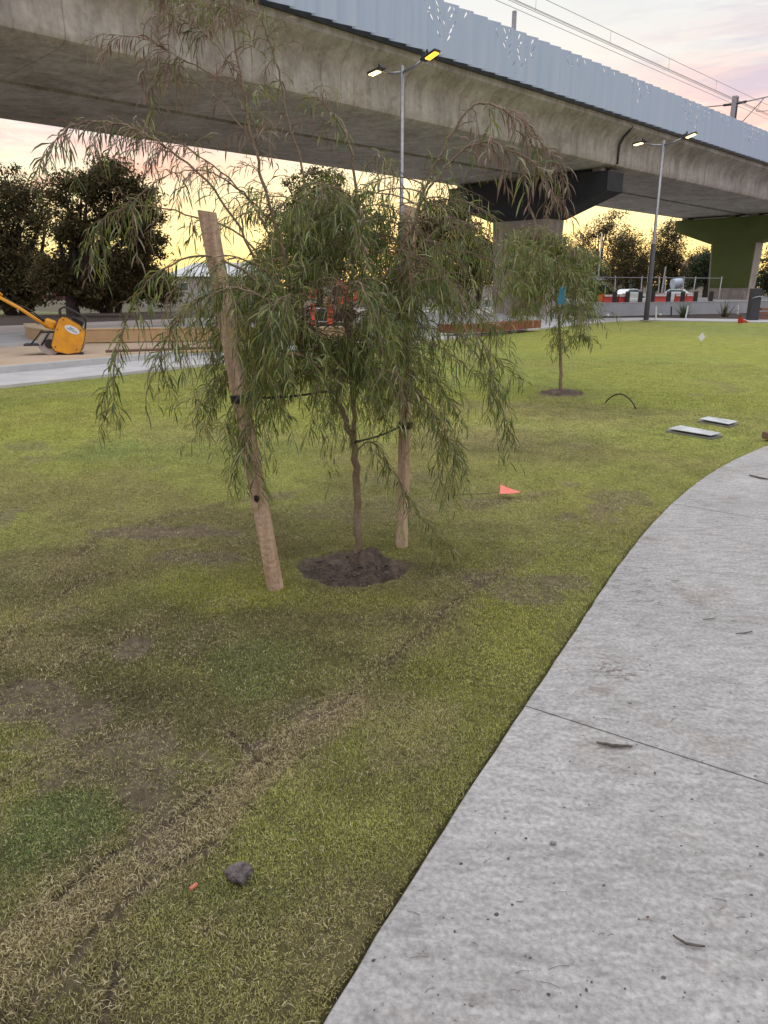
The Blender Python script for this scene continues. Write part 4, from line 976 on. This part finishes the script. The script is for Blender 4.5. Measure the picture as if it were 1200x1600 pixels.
# stone, offcut
mb = MB(); p = G(376, 1376); mb.sphere((p.x, p.y, .022), .034, (1.1, .9, .85), 3, 0)
for v in mb.bm.verts: v.co += (v.co-Vector((p.x, p.y, .022)))*(1.3*(fbm(v.co.x*3+v.co.z*2, v.co.y*3+v.co.z, 13, 1, 4)-.5))
tag(mb.build('stone', mat('dark_stone', (.055, .045, .045), .85, (.22, .19, .18), 55, bump=.8, bscale=120)), 'dark rounded stone in the grass near the path', 'stone')
mb = MB(); p = G(303, 1392); d = Vector((.7, .72, .1)); mb.tube([p+Vector((0, 0, .014))-d*.011, p+Vector((0, 0, .014))+d*.011], .0055, 10)
tag(mb.build('pipe_offcut', mat('terracotta', (.50, .17, .09), .7)), 'small terracotta coloured offcut left of the dark stone', 'offcut')
M['stick'] = mat('grey_stick', (.05, .042, .035), .9, (.14, .12, .10), 60)
def stick(a, b, r, label, bend=.006):
    A, B_ = G(*a, .024), G(*b, .024); n = 7; pts = [A.lerp(B_, i/n)+Vector((0, 0, random.uniform(0, .003)))+Vector(((B_-A).y, -(B_-A).x, 0)).normalized()*bend*math.sin(PI*i/n+.3) for i in range(n+1)]
    mb = MB(); mb.tube(pts, [r*(.5+.5*math.sin(PI*(i+.8)/(n+1.6))) for i in range(n+1)], 7); tag(mb.build('stick', M['stick']), label, 'stick', 'sticks on the path')
stick((932, 1160), (988, 1167), .0055, 'thick grey stick lying across the path joint')
stick((1052, 1461), (1101, 1481), .0035, 'thin curved stick on the path near the bottom right', .01)
stick((1149, 990), (1176, 987), .003, 'thin dark twig at the right edge of the path, beyond the joint')
stick((1098, 968), (1118, 966), .0025, 'tiny dark twig beyond the joint, left of the thin one', .002)
stick((1172, 742), (1206, 750), .007, 'dark bent stick where the path curves out of the photo', .02)
def pebble(px, py, r, label, c=(.16, .15, .14)):
    p = G(px, py, .018); mb = MB(); mb.sphere((p.x, p.y, p.z+r*.35), r, (1.25, .9, .6), 2, .12); tag(mb.build('pebble', mat('pebble_grey', c, .85, tuple(q*1.7 for q in c), 90)), label, 'pebble', 'pebbles on the path')
pebble(864, 1318, .0075, 'flat grey pebble midway across the nearer path slab'); pebble(1019, 1266, .0055, 'small grey pebble just before the path joint', (.25, .24, .23))
pebble(737, 1570, .0050, 'small dark pebble on the path at the bottom of the photo'); pebble(1012, 1433, .0032, 'tiny brown pebble left of the thin curved stick', (.12, .07, .05))
pebble(1190, 1335, .0055, 'grey pebble at the right edge of the photo'); pebble(985, 1098, .005, 'pale grey pebble beyond the path joint', (.2, .19, .18)); pebble(1037, 1528, .0045, 'dark pebble below the thin curved stick', (.10, .09, .09))
def grit(n):
    R = random.Random(9); mb = MB()
    for _ in range(n):
        x, y = R.uniform(560, 1280), R.uniform(740, 1600)
        p = G(x, y, .0185)
        if path_dist([p.x], [p.y])[0] > -.03: continue
        s = R.uniform(.0008, .0026) if R.random() < .85 else R.uniform(.0025, .0035)
        mb.sphere(p, s, (R.uniform(.8, 2.2), R.uniform(.6, 1.6), .5), 1, .2)
    o = mb.build('grit', M['stick']); o['kind'] = 'stuff'; tag(o, 'scattered crumbs of grit and leaf litter on the concrete path', 'grit')
grit(230)
def litter(n):
    R = random.Random(19); mb = MB()
    for _ in range(n):
        if R.random() < .25: x, y = R.gauss(960, 26), R.gauss(1048, 9)
        elif R.random() < .3: x, y = R.gauss(1000, 50), R.gauss(925, 18)
        else: x, y = R.uniform(600, 1260), R.uniform(760, 1560)
        p = G(x, y, .0195)
        if path_dist([p.x], [p.y])[0] > -.03: continue
        a = R.uniform(-.6, .9); l = R.uniform(.008, .028); d = Vector((math.cos(a), math.sin(a), 0))*l; mb.tube([p-d, p+Vector((0, 0, .001))+Vector((-d.y, d.x, 0))*.15, p+d], .0007, 4)
    o = mb.build('leaf_litter', mat('dry_litter', (.20, .12, .07), .9, (.10, .07, .05), 40)); o['kind'] = 'stuff'; tag(o, 'fine dry brown needles strewn on the concrete path', 'litter')
litter(150)
mb = MB(); p = G(1198, 688); mb.box((p.x+.1, p.y+.05, .045), (.23, .11, .07), rz=.3, bevel=.006); tag(mb.build('brick', mat('brown_brick', (.16, .09, .065), .9, (.22, .13, .10), 30)), 'brown brick at the path edge on the right of the photo', 'brick')
# ================================================================== walk-behind roller
M['yellow'] = mat('yellow_paint', (.80, .36, .012), .45, (.62, .27, .02), 5, bump=.1)
M['black'] = mat('black_steel', (.015, .015, .016), .5)
M['drum'] = mat('worn_steel_drum', (.36, .32, .28), .5, (.46, .42, .38), 4, metallic=.4)
def roller():
    o = At(112, 569, 16.2); r = thing('pedestrian_roller', 'yellow walk-behind drum roller parked on the sandy road', 'roller', (o.x, o.y, .125), math.radians(20))
    K = 16.25/1203*1.02
    def q(px, py, y=0): return Vector(((px-112)*K, y, (569-py)*K))
    out = [(90, 563), (86, 554), (95, 528), (101, 515), (107, 511), (113, 512), (131, 524), (138, 534), (135, 548), (127, 566), (108, 568)]
    mb = MB(); mb.prism([q(x, y, -.10) for x, y in out], (0, .13, 0)); body = mb.build('side_cover', M['yellow'], r, bevel=.012)
    mb = MB(); mb.box(q(110, 535, .33), (.34, .56, .34), ry=.35, bevel=.03); mb.build('engine_hood', M['yellow'], r)
    mb = MB(); mb.box(q(87, 523, .22), (.22, .26, .20), ry=.4, bevel=.04); mb.build('tank', M['yellow'], r)
    # drum
    mb = MB(); mb.tube([q(84, 552, .02), q(84, 552, .74)], .235, 32); mb.build('drum', M['drum'], r)
    mb = MB(); mb.tube([q(84, 552, -.01), q(84, 552, .019)], .10, 20); mb.build('drum_hub', M['black'], r)
    mb = MB(); mb.tube([q(118, 552, .06), q(118, 552, .74)], .225, 32); mb.build('drum', M['drum'], r)
    # scraper plate and struts
    mb = MB(); mb.box(q(58, 553, .2), (.30, .5, .035), bevel=.01); mb.build('scraper_plate', M['black'], r)
    mb = MB(); mb.tube([q(57, 553, .0), q(76, 531, .05)], .016, 8); mb.tube([q(72, 554, .0), q(87, 532, .0)], .018, 8); mb.tube([q(72, 534, .02), q(92, 534, .02)], .02, 8); mb.build('strut', M['black'], r)
    # roll bar
    mb = MB(); P = smooth_line([q(104, 512, .12), q(103, 503, .12), (q(107, 499, .12)), q(114, 499, .12), q(137, 513, .12), q(139, 519, .12), q(137, 532, .12)], 5); mb.tube(P, .017, 8); P2 = [p+Vector((0, .42, 0)) for p in P]; mb.tube(P2, .017, 8); mb.tube([P[12], P2[12]], .014, 8); mb.build('roll_bar', M['black'], r)
    # handle: two yellow arms meeting a loop
    mb = MB(); mb.tube([q(84, 527, .1), q(50, 500, .1), q(22, 482, .1)], .036, 10); mb.tube([q(22, 482, .1), q(10, 477, .08), q(-10, 464, .06), q(-32, 450, .05), q(-30, 444, .05), q(-6, 455, .1), q(3, 461, .1), q(20, 472, .1), q(27, 480, .1)], .022, 10); hd = mb.build('handle', M['yellow'], r)
    mb = MB(); P = smooth_line([q(28, 481, .16), q(42, 492, .16), q(60, 500, .15), q(80, 517, .13)], 4); mb.tube(P, .014, 7); mb.build('control_cable', M['black'], hd)
    mb = MB(); mb.tube([q(60, 505, .16), q(80, 520, .14)], .028, 8); mb.build('exhaust', M['black'], r)
    mb = MB(); mb.tube([q(x, y, -.104) for x, y in out+[out[0]]], .006, 6); mb.build('cover_seam', M['black'], body)
    for bx, by in ((98, 530), (92, 556), (131, 532), (122, 561), (108, 516)):
        mb = MB(); mb.tube([q(bx, by, -.115), q(bx, by, -.095)], .014, 8); mb.build('bolt', M['darksteel'], body)
    mb = MB(); mb.box(q(126, 522, .30), (.26, .34, .18), ry=.5, bevel=.02)
    for i in range(5): mb.box(q(121+i*3, 517+i*2, .12), (.02, .04, .14), ry=.5)
    mb.build('engine', M['black'], r)
    mb = MB(); mb.box(q(128, 567, -.11), (.10, .03, .05), bevel=.005); mb.build('foot', M['black'], r)
    # oval sticker with an unreadable blue line of lettering
    mb = MB(); c = q(119, 531, -.113); n = 28; ang = -.50
    pts = [c+Vector((math.cos(2*PI*i/n)*.155*math.cos(ang)-math.sin(2*PI*i/n)*.075*math.sin(ang), 0, math.cos(2*PI*i/n)*.155*math.sin(ang)+math.sin(2*PI*i/n)*.075*math.cos(ang))) for i in range(n)]
    mb.prism(pts, (0, .009, 0)); stk = mb.build('oval_sticker', M['white_paint'], body)
    mb = MB()
    for j, (u0, u1, v) in enumerate(((-.10, .10, -.012), (-.05, .04, .024))):
        u = u0
        while u < u1:
            w = random.uniform(.010, .022); a = c+Vector((math.cos(ang)*u-math.sin(ang)*v, -.003, math.sin(ang)*u+math.cos(ang)*v)); mb.box(a, (w, .004, .018), ry=-ang); u += w+.007
    mb.build('lettering', mat('blue_lettering', (.03, .10, .28), .5), stk)
roller()
# ================================================================== red loader behind the tree
def loader():
    o = At(516, 528, 23.0); r = thing('compact_loader', 'small orange-red compact machine half hidden behind the weeping tree, with a yellow number plate', 'loader', (o.x, o.y, .122), 0)
    K = 23.0/1203; RED = mat('orange_red_paint', (.88, .085, .03), .45, (.80, .075, .03), 4)
    def q(px, py, y=0): return Vector(((px-516)*K, y, (528-py)*K))
    for x in (489, 517): 
        mb = MB(); mb.box(q(x, 495, 0), (.13 if x < 500 else .19, .12, .62), bevel=.02); mb.build('leg', RED, r)
    mb = MB(); mb.tube(smooth_line([q(489, 452, 0), q(495, 446, 0), q(515, 444, 0), q(530, 446, 0), q(540, 455, 0), q(546, 470, 0)], 5), .09, 10); mb.build('boom', RED, r)
    mb = MB(); mb.box(q(489, 462, 0), (.26, .22, .34), bevel=.03); mb.build('side_tank', RED, r)
    mb = MB(); mb.box(q(513, 456, .06), (.22, .03, .26), bevel=.01); mb.build('panel', mat('pale_panel', (.45, .55, .58), .4), r)
    for x, w in ((513, .11), (530, .10), (538, .10)):
        mb = MB(); mb.box(q(x, 478, 0), (w, .10, .34), bevel=.02); mb.build('upright', RED, r)
    mb = MB(); mb.box(q(552, 468, 0), (.42, .30, .26), bevel=.03); mb.build('counterweight', RED, r)
    mb = MB(); mb.box(q(515, 497, .35), (1.5, .7, .34), bevel=.04); mb.box(q(515, 515, .3), (1.3, .7, .22), bevel=.05); mb.build('chassis', M['black'], r)
    for x in (490, 541):
        mb = MB(); mb.tube([q(x, 518, .05), q(x, 518, .70)], .20, 20); mb.build('wheel', M['black'], r)
    mb = MB(); mb.box(q(549, 463, -.165), (.24, .02, .17), bevel=.008); pl = mb.build('number_plate', mat('yellow_plate', (.75, .72, .03), .5), r)
    cu = bpy.data.curves.new('txt', 'FONT'); cu.body = 'E2'; cu.size = .16; cu.extrude = .003; cu.align_x = 'CENTER'; cu.align_y = 'CENTER'; t = bpy.data.objects.new('t', cu); COL.objects.link(t)
    me = bpy.data.meshes.new_from_object(t.evaluated_get(bpy.context.evaluated_depsgraph_get())); bpy.data.objects.remove(t)
    me.transform(Matrix.Translation(q(549, 463, -.18)) @ Matrix.Rotation(PI/2, 4, 'X')); me.materials.append(M['black']); link(bpy.data.objects.new('number', me), pl)
loader()
# ================================================================== site edging, walls, fences
def wallbox(name, P, z0, h, th, m, label, cat, cap=None):
    P = [Vector((*p, 0)) for p in P]; c = P[0]; r = thing(name, label, cat, (c.x, c.y, 0)); mb = MB(); n = len(P)
    L, R_ = [], []
    for i in range(n):
        d = (P[min(i+1, n-1)]-P[max(i-1, 0)]).normalized(); nn = Vector((-d.y, d.x, 0)); L.append(P[i]-c); R_.append(P[i]-c+nn*th)
    rows = [[mb.bm.verts.new((a.x, a.y, z)) for a, z in ((l, z0), (l, z0+h), (q, z0+h), (q, z0))] for l, q in zip(L, R_)]
    for a, b in zip(rows, rows[1:]):
        for k in range(4): mb.bm.faces.new((a[k], a[(k+1) % 4], b[(k+1) % 4], b[k]))
    mb.bm.faces.new(rows[0]); mb.bm.faces.new(rows[-1]); w = mb.build('wall', m, r)
    if cap:
        mb = MB(); rows = [[mb.bm.verts.new((a.x, a.y, z)) for a, z in ((l-(q-l).normalized()*.02, z0+h), (l-(q-l).normalized()*.02, z0+h+.03), (q+(q-l).normalized()*.02, z0+h+.03), (q+(q-l).normalized()*.02, z0+h))] for l, q in zip(L, R_)]
        for a, b in zip(rows, rows[1:]):
            for k in range(4): mb.bm.faces.new((a[k], a[(k+1) % 4], b[(k+1) % 4], b[k]))
        mb.bm.faces.new(rows[0]); mb.bm.faces.new(rows[-1]); mb.build('capping', cap, r)
    return r
def g2(x, y, z=0): p = G(x, y, z); return (p.x, p.y)
M['tan'] = mat('tan_formwork', (.42, .27, .13), .8, (.52, .36, .20), 2, bump=.3)
wallbox('formwork_wall', [g2(560, 531, .15), g2(330, 532, .15), g2(140, 535, .15), g2(80, 537, .15), g2(45, 531, .15), g2(40, 524, .15)][::-1], .15, .32, .3, M['tan'], 'low tan formwork wall curving round behind the yellow roller', 'wall', mat('tan_capping', (.55, .42, .26), .8))
wallbox('edging_wall', [g2(703, 521, .12), g2(760, 519, .12), g2(845, 512, .12)], .12, .26, .7, mat('rust_red', (.20, .055, .03), .85, (.27, .085, .05), 3, bump=.4), 'low rust red edging between the two weeping trees', 'edging')
mb = MB(); A1 = G(165, 549, .2); A2 = G(420, 540, .2); mb.tube([A1, A1.lerp(A2, .5), A2], .03, 8)
tag(mb.build('site_pipe', mat('brown_pipe', (.17, .09, .07), .7)), 'long thin brown pipe lying beside the pavement right of the roller', 'pipe')
mb = MB(); A1 = G(278, 550, .2); A2 = G(380, 546, .2); mb.tube([A1, A1.lerp(A2, .5), A2], .035, 8)
tag(mb.build('site_pipe', M['tan']), 'shorter brown pipe lying just in front of the long one', 'pipe')
# retaining wall and the terrace on it
M['wallgrey'] = mat('grey_render', (.30, .31, .32), .85, (.38, .39, .40), .6, bump=.2)
wf_ = [g2(926, 496), (16.5, 43.2), (23.5, 47.0), (33, 52), (50, 61)]
wallbox('retaining_wall', wf_, -.1, .82, .25, M['wallgrey'], 'long low grey retaining wall beyond the far edge of the lawn', 'wall', mat('wall_capping', (.40, .40, .40), .8))
tp = [Vector((*p, 0)) for p in wf_]
sheet('terrace', [(p.x-.1, p.y+.2) for p in tp]+[(40, 76), (8, 66)], .62, M['grey_conc'], .7)
R = random.Random(4)
def wall_pt(px, d=.4):
    # point just behind the wall's top in the direction of px
    r = ray(px, 470); s = r[0]/r[1]
    for a, b in zip(tp, tp[1:]):
        # x = s*y on the segment
        den = (b.x-a.x)-s*(b.y-a.y); u = (s*a.y-a.x)/den if abs(den) > 1e-6 else -1
        if 0 <= u <= 1: p = a.lerp(b, u); return Vector((p.x+s*d, p.y+d, .62))
    return Vector((s*45, 45, .62))
# bollards
def bollard():
    r = thing('bollard', '', 'bollard', (0, 0, 0), 0, 'dark bollards along the retaining wall')
    mb = MB(); mb.box((0, 0, .33), (.20, .20, .66), bevel=.012); mb.build('post', M['black'], r)
    mb = MB(); mb.box((0, 0, .685), (.22, .22, .04), bevel=.012); mb.build('cap', M['darksteel'], r); return r
def copy_tree(o, parent=None):
    c = o.copy(); COL.objects.link(c); c.parent = parent
    for ch in list(o.children): copy_tree(ch, c)
    return c
names = ['dark bollard farthest left along the retaining wall, by the orange-red barrier', 'dark bollard in front of the left white car', 'dark bollard just left of the right-hand lamp pole', 'dark bollard just right of the right-hand lamp pole', 'dark bollard left of the low red barrier', 'dark bollard in front of the right white car', 'dark bollard between the right white car and the last red barrier', 'dark bollard beside the green viaduct pier']
bo = bollard()
for i, (px, lb) in enumerate(zip((960, 980, 1000, 1019, 1044, 1066, 1086, 1110), names)):
    o = bo if i == 0 else copy_tree(bo); o.location = wall_pt(px, .5); o['label'] = lb
# temporary fence
fr = thing('site_fence', 'long wire site fence of thin posts and a top rail along the terrace', 'fence', tuple(wall_pt(940, 3.0)))
fi = Vector(fr.location); pts = []
for px in (930, 960, 1000, 1028, 1038, 1065, 1081, 1122): pts.append(wall_pt(px, 3.0))
for i, p in enumerate(pts):
    mb = MB(); mb.tube([p-fi+Vector((R.uniform(-.08, .08), 0, 1.55)), p-fi], .032, 7); mb.box(p-fi+Vector((0, 0, .06)), (.5, .25, .12), bevel=.02); mb.build('post', M['pale_conc'], fr)
mb = MB(); mb.tube([p-fi+Vector((0, 0, 1.46)) for p in pts], .022, 7); mb.build('top_rail', M['galv'], fr)
# plastic barriers
M['barrier_red'] = mat('red_plastic', (.50, .035, .025), .5)
def barrier(px, w, label, z=.4, d=1.6):
    p = wall_pt(px, d); r = thing('plastic_barrier', label, 'barrier', tuple(p), 0, 'red and white barriers on the terrace'); mb = MB()
    mb.prism([(-w/2, -.22, 0), (-w/2, .22, 0), (-w/2, .10, .28), (-w/2, .06, .55), (-w/2, -.06, .55), (-w/2, -.10, .28)], (w, 0, 0)); mb.build('body', M['barrier_red'], r, bevel=.02)
    mb = MB(); mb.box((0, -.085, .47), (w*.9, .06, .10), bevel=.01); mb.build('band', M['white_paint'], r)
barrier(956, 1.0, 'orange-red plastic barrier at the left end of the terrace'); barrier(973, .5, 'narrow red and white barrier in front of the left white car', d=1.0)
barrier(1033, .9, 'low red barrier between the lamp pole and the right white car'); barrier(1062, .6, 'short red barrier under the right white car\'s nose', d=1.2); barrier(1079, .6, 'last red barrier toward the green viaduct pier')
# cars
def car(px, rz, Y, label, col):
    p = At(px, 470, Y); r = thing('parked_car', label, 'car', (p.x, p.y, -.02), rz, 'white cars parked beyond the terrace')
    prof = [(-2.2, .32), (-2.22, .75), (-1.95, .95), (-1.35, 1.0), (-.85, 1.38), (.55, 1.42), (1.15, .98), (2.0, .82), (2.2, .6), (2.2, .3)]
    mb = MB(); n = len(prof); rows = []
    for y, k in ((-.86, 1), (-.72, 1.0), (.72, 1.0), (.86, 1)):
        rows.append([mb.bm.verts.new((x, y*(.86 if z > 1.1 else 1), z)) for x, z in prof])
    for a, b in zip(rows, rows[1:]):
        for i in range(n): mb.bm.faces.new((a[i], a[(i+1) % n], b[(i+1) % n], b[i]))
    mb.bm.faces.new(rows[0]); mb.bm.faces.new(rows[-1]); mb.build('body', col, r, bevel=.03)
    mb = MB()
    for s in (-1, 1): mb.prism([(-1.2, s*.80, .98), (-.8, s*.745, 1.33), (.5, s*.745, 1.36), (1.0, s*.80, .98)], (0, s*.05, 0))
    mb.build('side_windows', M['carglass'], r)
    mb = MB(); mb.prism([(.63, -.62, 1.37), (.63, .62, 1.37), (1.14, .7, 1.01), (1.14, -.7, 1.01)], (.03, 0, .03)); mb.build('windscreen', M['carglass'], r)
    for x in (-1.35, 1.35):
        for s in (-1, 1):
            mb = MB(); mb.tube([(x, s*.70, .31), (x, s*.90, .31)], .31, 18); w = mb.build('wheel', M['black'], r); mb = MB(); mb.tube([(x, s*.895, .31), (x, s*.915, .31)], .18, 14); mb.build('rim', M['galv'], w)
    mb = MB(); mb.box((2.19, -.6, .68), (.08, .3, .14), bevel=.02); mb.build('headlight', M['carglass'], r); mb = MB(); mb.box((2.19, .6, .68), (.08, .3, .14), bevel=.02); mb.build('headlight', M['carglass'], r)
M['carglass'] = mat('car_glass', (.12, .17, .18), .1); M['carwhite'] = mat('white_car_paint', (.72, .76, .76), .3)
car(982, .5, 88, 'left white sedan parked beyond the bollards', M['carwhite']); car(1054, PI-.5, 88, 'right white sedan parked beyond the bollards', M['carwhite'])
# square dark post and stacked timber at the right
p = G(1189, 503); r = thing('gate_post', 'stout dark square post at the right edge of the photo by the footpath', 'post', (p.x+.15, p.y+1.2, .04))
mb = MB(); mb.box((0, 0, .72), (.42, .42, 1.44), bevel=.02); mb.build('post', M['darksteel'], r); mb = MB(); mb.tube([(-.25, -.24, 1.0), (.05, -.25, 1.08), (.5, -.24, 1.02)], .03, 6); mb.build('chain', M['galv'], r)
for i in range(3):
    mb = MB(); mb.box((p.x+1.15+.05*i, p.y+1.6, .15+i*.19), (1.3, .3, .12), rz=.06*i, bevel=.01); tag(mb.build('timber_sleeper', mat('sleeper_brown', (.22, .11, .07), .9)), ['bottom brown sleeper of the small stack beside the dark square post', 'middle brown sleeper of the small stack beside the dark square post', 'top brown sleeper of the small stack beside the dark square post'][i], 'sleeper', 'sleepers stacked at the right edge')
# fallen red cone
p = G(1163, 506, .03); r = thing('traffic_cone', 'red cone lying on its side on the far edge of the lawn', 'cone', (p.x, p.y, .05), .3)
mb = MB(); mb.tube([(-.22, 0, .12), (-.20, 0, .12), (.20, 0, .05)], [.12, .10, .02], 14); mb.build('cone', M['barrier_red'], r); mb = MB(); mb.box((-.24, 0, .13), (.03, .26, .26), bevel=.02); mb.build('base', M['barrier_red'], r)
# plants in the mulch bed
M['strap'] = mat('strap_leaf', (.06, .09, .04), .6, perisland=[(.05, .08, .03), (.10, .14, .06), (.16, .20, .09)], trans=.2)
def strap_plant(px, py, n, L, label, w=.03, m=None, spread=.7):
    p = G(px, py, .05); R = random.Random(px); r = thing('strap_leaf_plant', label, 'plant', tuple(p)); V = []; F = []
    for i in range(n):
        a = R.uniform(0, 2*PI); q = Vector((R.gauss(0, .05), R.gauss(0, .05), -.03)); el_ = R.uniform(.45, 1.45); l = L*R.uniform(.6, 1.1); s = Vector((-math.sin(a), math.cos(a), 0)); b0 = len(V)
        for k in range(4):
            V += [tuple(q-s*w*(1-k/3.2)), tuple(q+s*w*(1-k/3.2))]; el2 = el_-k*.28*spread; q = q+Vector((math.cos(a)*math.cos(el2), math.sin(a)*math.cos(el2), math.sin(el2)))*l/3
        F += [(b0+2*k, b0+2*k+1, b0+2*k+3, b0+2*k+2) for k in range(3)]
    mesh_np('leaves', V, F, m or M['strap'], r)
    return r
strap_plant(1068, 496, 130, 1.0, 'bushy pale green tufted plant in the mulch right of the lamp pole', .02)
strap_plant(1132, 495, 26, 1.05, 'spiky dark rosette plant in the mulch in front of the grey wall', .04, M['leaf_dark'], .2)
strap_plant(1155, 496, 14, .5, 'low thin plant right of the spiky dark one', .02)
for i, (px, py, h, lb) in enumerate(((950, 490, .55, 'white survey peg at the left end of the mulch bed'), (1024, 500, .62, 'white survey peg right of the lamp pole foot'), (1072, 497, .6, 'white survey peg behind the pale tufted plant'), (1048, 494, .5, 'dark survey peg left of the pale tufted plant'), (971, 492, .55, 'dark leaning peg left of the lamp pole foot'), (1152, 491, .5, 'white survey peg right of the spiky plant'), (1170, 490, .5, 'white survey peg nearest the dark square post'))):
    p = G(px, py, .04); mb = MB(); mb.box((p.x, p.y, .04+h/2), (.06, .06, h), ry=.08*(-1)**i, bevel=.006); tag(mb.build('survey_peg', M['black'] if 'dark' in lb else M['white_paint']), lb, 'peg', 'pegs in the mulch bed')
for i, (px, py, s, lb) in enumerate(((943, 491, .10, 'white stone left of the first survey peg'), (949, 494, .12, 'white stone below the first survey peg'), (985, 486, .10, 'round white marker against the wall left of the lamp pole'), (1031, 493, .09, 'round white marker in the mulch right of the lamp pole'), (1177, 487, .13, 'round white marker beside the last survey peg'))):
    p = G(px, py, .05); mb = MB(); mb.sphere((p.x, p.y, .09), s, (1, 1, .8), 2, .05); tag(mb.build('white_marker', M['white_paint']), lb, 'marker', 'small white markers in the mulch bed')
# orange sign
p = At(941, 467, 50.0); r = thing('work_sign', 'small orange sign in the shrub at the left end of the grey wall', 'sign', (p.x, p.y, .0))
mb = MB(); mb.box((0, 0, p.z), (.55, .03, .55), bevel=.01); mb.build('sign_face', mat('orange_sign', (.80, .22, .01), .5), r); mb = MB(); mb.tube([(0, .04, 0), (0, .04, p.z)], .025, 6); mb.build('post', M['galv'], r)
# background fences, houses, poles
M['paling'] = mat('pale_paling', (.36, .33, .29), .9, (.46, .43, .39), 3, stretch=(8, 8, .5))
def fence(x0, x1, Y, h, label, m=None):
    a = At(x0, 470, Y); b = At(x1, 470, Y); r = thing('boundary_fence', label, 'fence', (a.x, a.y, 0)); n = int((b.x-a.x)/.16); mb = MB()
    for i in range(n): mb.box((i*.16+.08, random.uniform(-.004, .004), h/2+random.uniform(-.02, .02)), (.15, .02, h))
    mb.build('palings', m or M['paling'], r)
    k = 0
    while k*2.4 < b.x-a.x: mb = MB(); mb.box((k*2.4, .06, h/2), (.1, .09, h)); mb.build('post', M['paling'], r); k += 1
    mb = MB(); mb.box(((b.x-a.x)/2, .03, h*.82), (b.x-a.x, .05, .08)); mb.build('rail', M['paling'], r)
fence(560, 860, 66, 1.75, 'pale grey timber boundary fence behind the small weeping tree')
fence(225, 430, 70, 1.3, 'weathered low boundary fence behind the weeping tree\'s left side')
fence(-120, 60, 74, 1.5, 'dull brown boundary fence at the far left beyond the trees', mat('brown_fence', (.16, .13, .11), .9))
def house(x0, x1, Y, h, rh, wall, roof, label, hip=True):
    a = At(x0, 470, Y); b = At(x1, 470, Y); w = b.x-a.x; d = 8; r = thing('house', label, 'house', ((a.x+b.x)/2, Y, 0))
    mb = MB(); mb.box((0, d/2, h/2), (w, d, h)); mb.build('wall', wall, r)
    mb = MB(); e = .5; i = min(w, d)/2 if hip else 0
    P = [(-w/2-e, -e, h), (w/2+e, -e, h), (w/2+e, d+e, h), (-w/2-e, d+e, h)]; A = (-w/2+i*.8, d/2, h+rh); B_ = (w/2-i*.8, d/2, h+rh)
    v = [mb.bm.verts.new(q) for q in P+[A, B_]]
    for f in ((0, 1, 5, 4), (1, 2, 5), (2, 3, 4, 5), (3, 0, 4), (3, 2, 1, 0)): mb.bm.faces.new([v[q] for q in f])
    mb.build('roof', roof, r)
    for k in range(max(1, int(w/4))):
        x = -w/2+w*(k+.5)/max(1, int(w/4)); mb = MB(); mb.box((x, -.02, h*.55), (1.5, .10, 1.2)); f = mb.build('window', M['white_paint'], r); mb = MB(); mb.box((x, -.06, h*.55), (1.34, .06, 1.04)); mb.build('pane', M['carglass'], f)
M['wbrick'] = mat('maroon_brick', (.10, .035, .035), .9, (.15, .06, .055), 6); M['wcream'] = mat('cream_wall', (.42, .38, .32), .9); M['rwhite'] = mat('pale_metal_roof', (.50, .52, .54), .5); M['rtile'] = mat('terracotta_roof', (.26, .12, .08), .8, (.34, .18, .12), 5)
house(44, 104, 112, 2.2, 1.0, M['wbrick'], M['wbrick'], 'low maroon brick building seen under the dark trees')
house(262, 420, 105, 3.0, 1.9, M['wcream'], M['rwhite'], 'pale metal-roofed house behind the top of the leaning stake')
house(920, 958, 110, 2.6, 1.2, M['wcream'], M['rwhite'], 'pale roofed house beyond the orange sign')
house(962, 1010, 140, 3.6, 2.0, M['wcream'], M['rtile'], 'terracotta roofed house behind the gum trees')
house(1085, 1112, 130, 5.0, 2.2, M['wcream'], M['rtile'], 'tall terracotta roofed house beside the green viaduct pier')
for px, Y, h, lb in ((1103, 84, 7.2, 'thin dark utility pole left of the green viaduct pier'), (932, 90, 7.5, 'thin pale pole against the yellow sky by the first pier'), (1032, 64, 3.2, 'short pale leaning pole right of the lamp pole')):
    p = At(px, 470, Y); mb = MB(); mb.tube([(p.x, p.y, -.1), (p.x+(.15 if h < 4 else 0), p.y, h)], [.10, .07], 8); tag(mb.build('utility_pole', M['darksteel'] if 'dark' in lb else M['pale_conc']), lb, 'pole')
p = At(1058, 444, 84); mb = MB(); mb.tube([(p.x-.5, p.y, p.z), (p.x+.5, p.y+.2, p.z+.15)], [.55, .5], 16); tag(mb.build('water_tank', mat('pale_blue_tank', (.50, .58, .70), .5)), 'pale blue rounded tank beyond the fence above the right white car', 'tank')

def lawn_litter(n):
    R = random.Random(77); W2 = Weeper(78); L_ = []
    for _ in range(n):
        if R.random() < .45: x, y = R.gauss(500, 190), R.gauss(930, 90)
        else: x, y = R.uniform(-40, 1000), R.uniform(800, 1600)
        if y > 1640: continue
        p = G(x, y, .004+R.random()*.004)
        if path_dist([p.x], [p.y])[0] < .03: continue
        a = R.uniform(0, 2*PI); L_.append((p, Vector((math.cos(a), math.sin(a), .12)).normalized(), R.uniform(.012, .038), R.uniform(.0015, .0035), R.uniform(.1, .5), R.random()))
    m = mat('dry_leaf', (.35, .27, .16), .8, perisland=[(.10, .07, .045), (.26, .20, .11), (.38, .31, .18), (.18, .17, .07)], spec=.2)
    W2.leafmesh(L_, 'fallen_leaves', m, None, Vector((0, 0, 0)))
    o = bpy.data.objects['fallen_leaves']; o['kind'] = 'stuff'; tag(o, 'dry fallen leaves and straw bits scattered over the lawn', 'leaves')
    W2.wood.bm.free(); W2.twigs.bm.free()
lawn_litter(900)
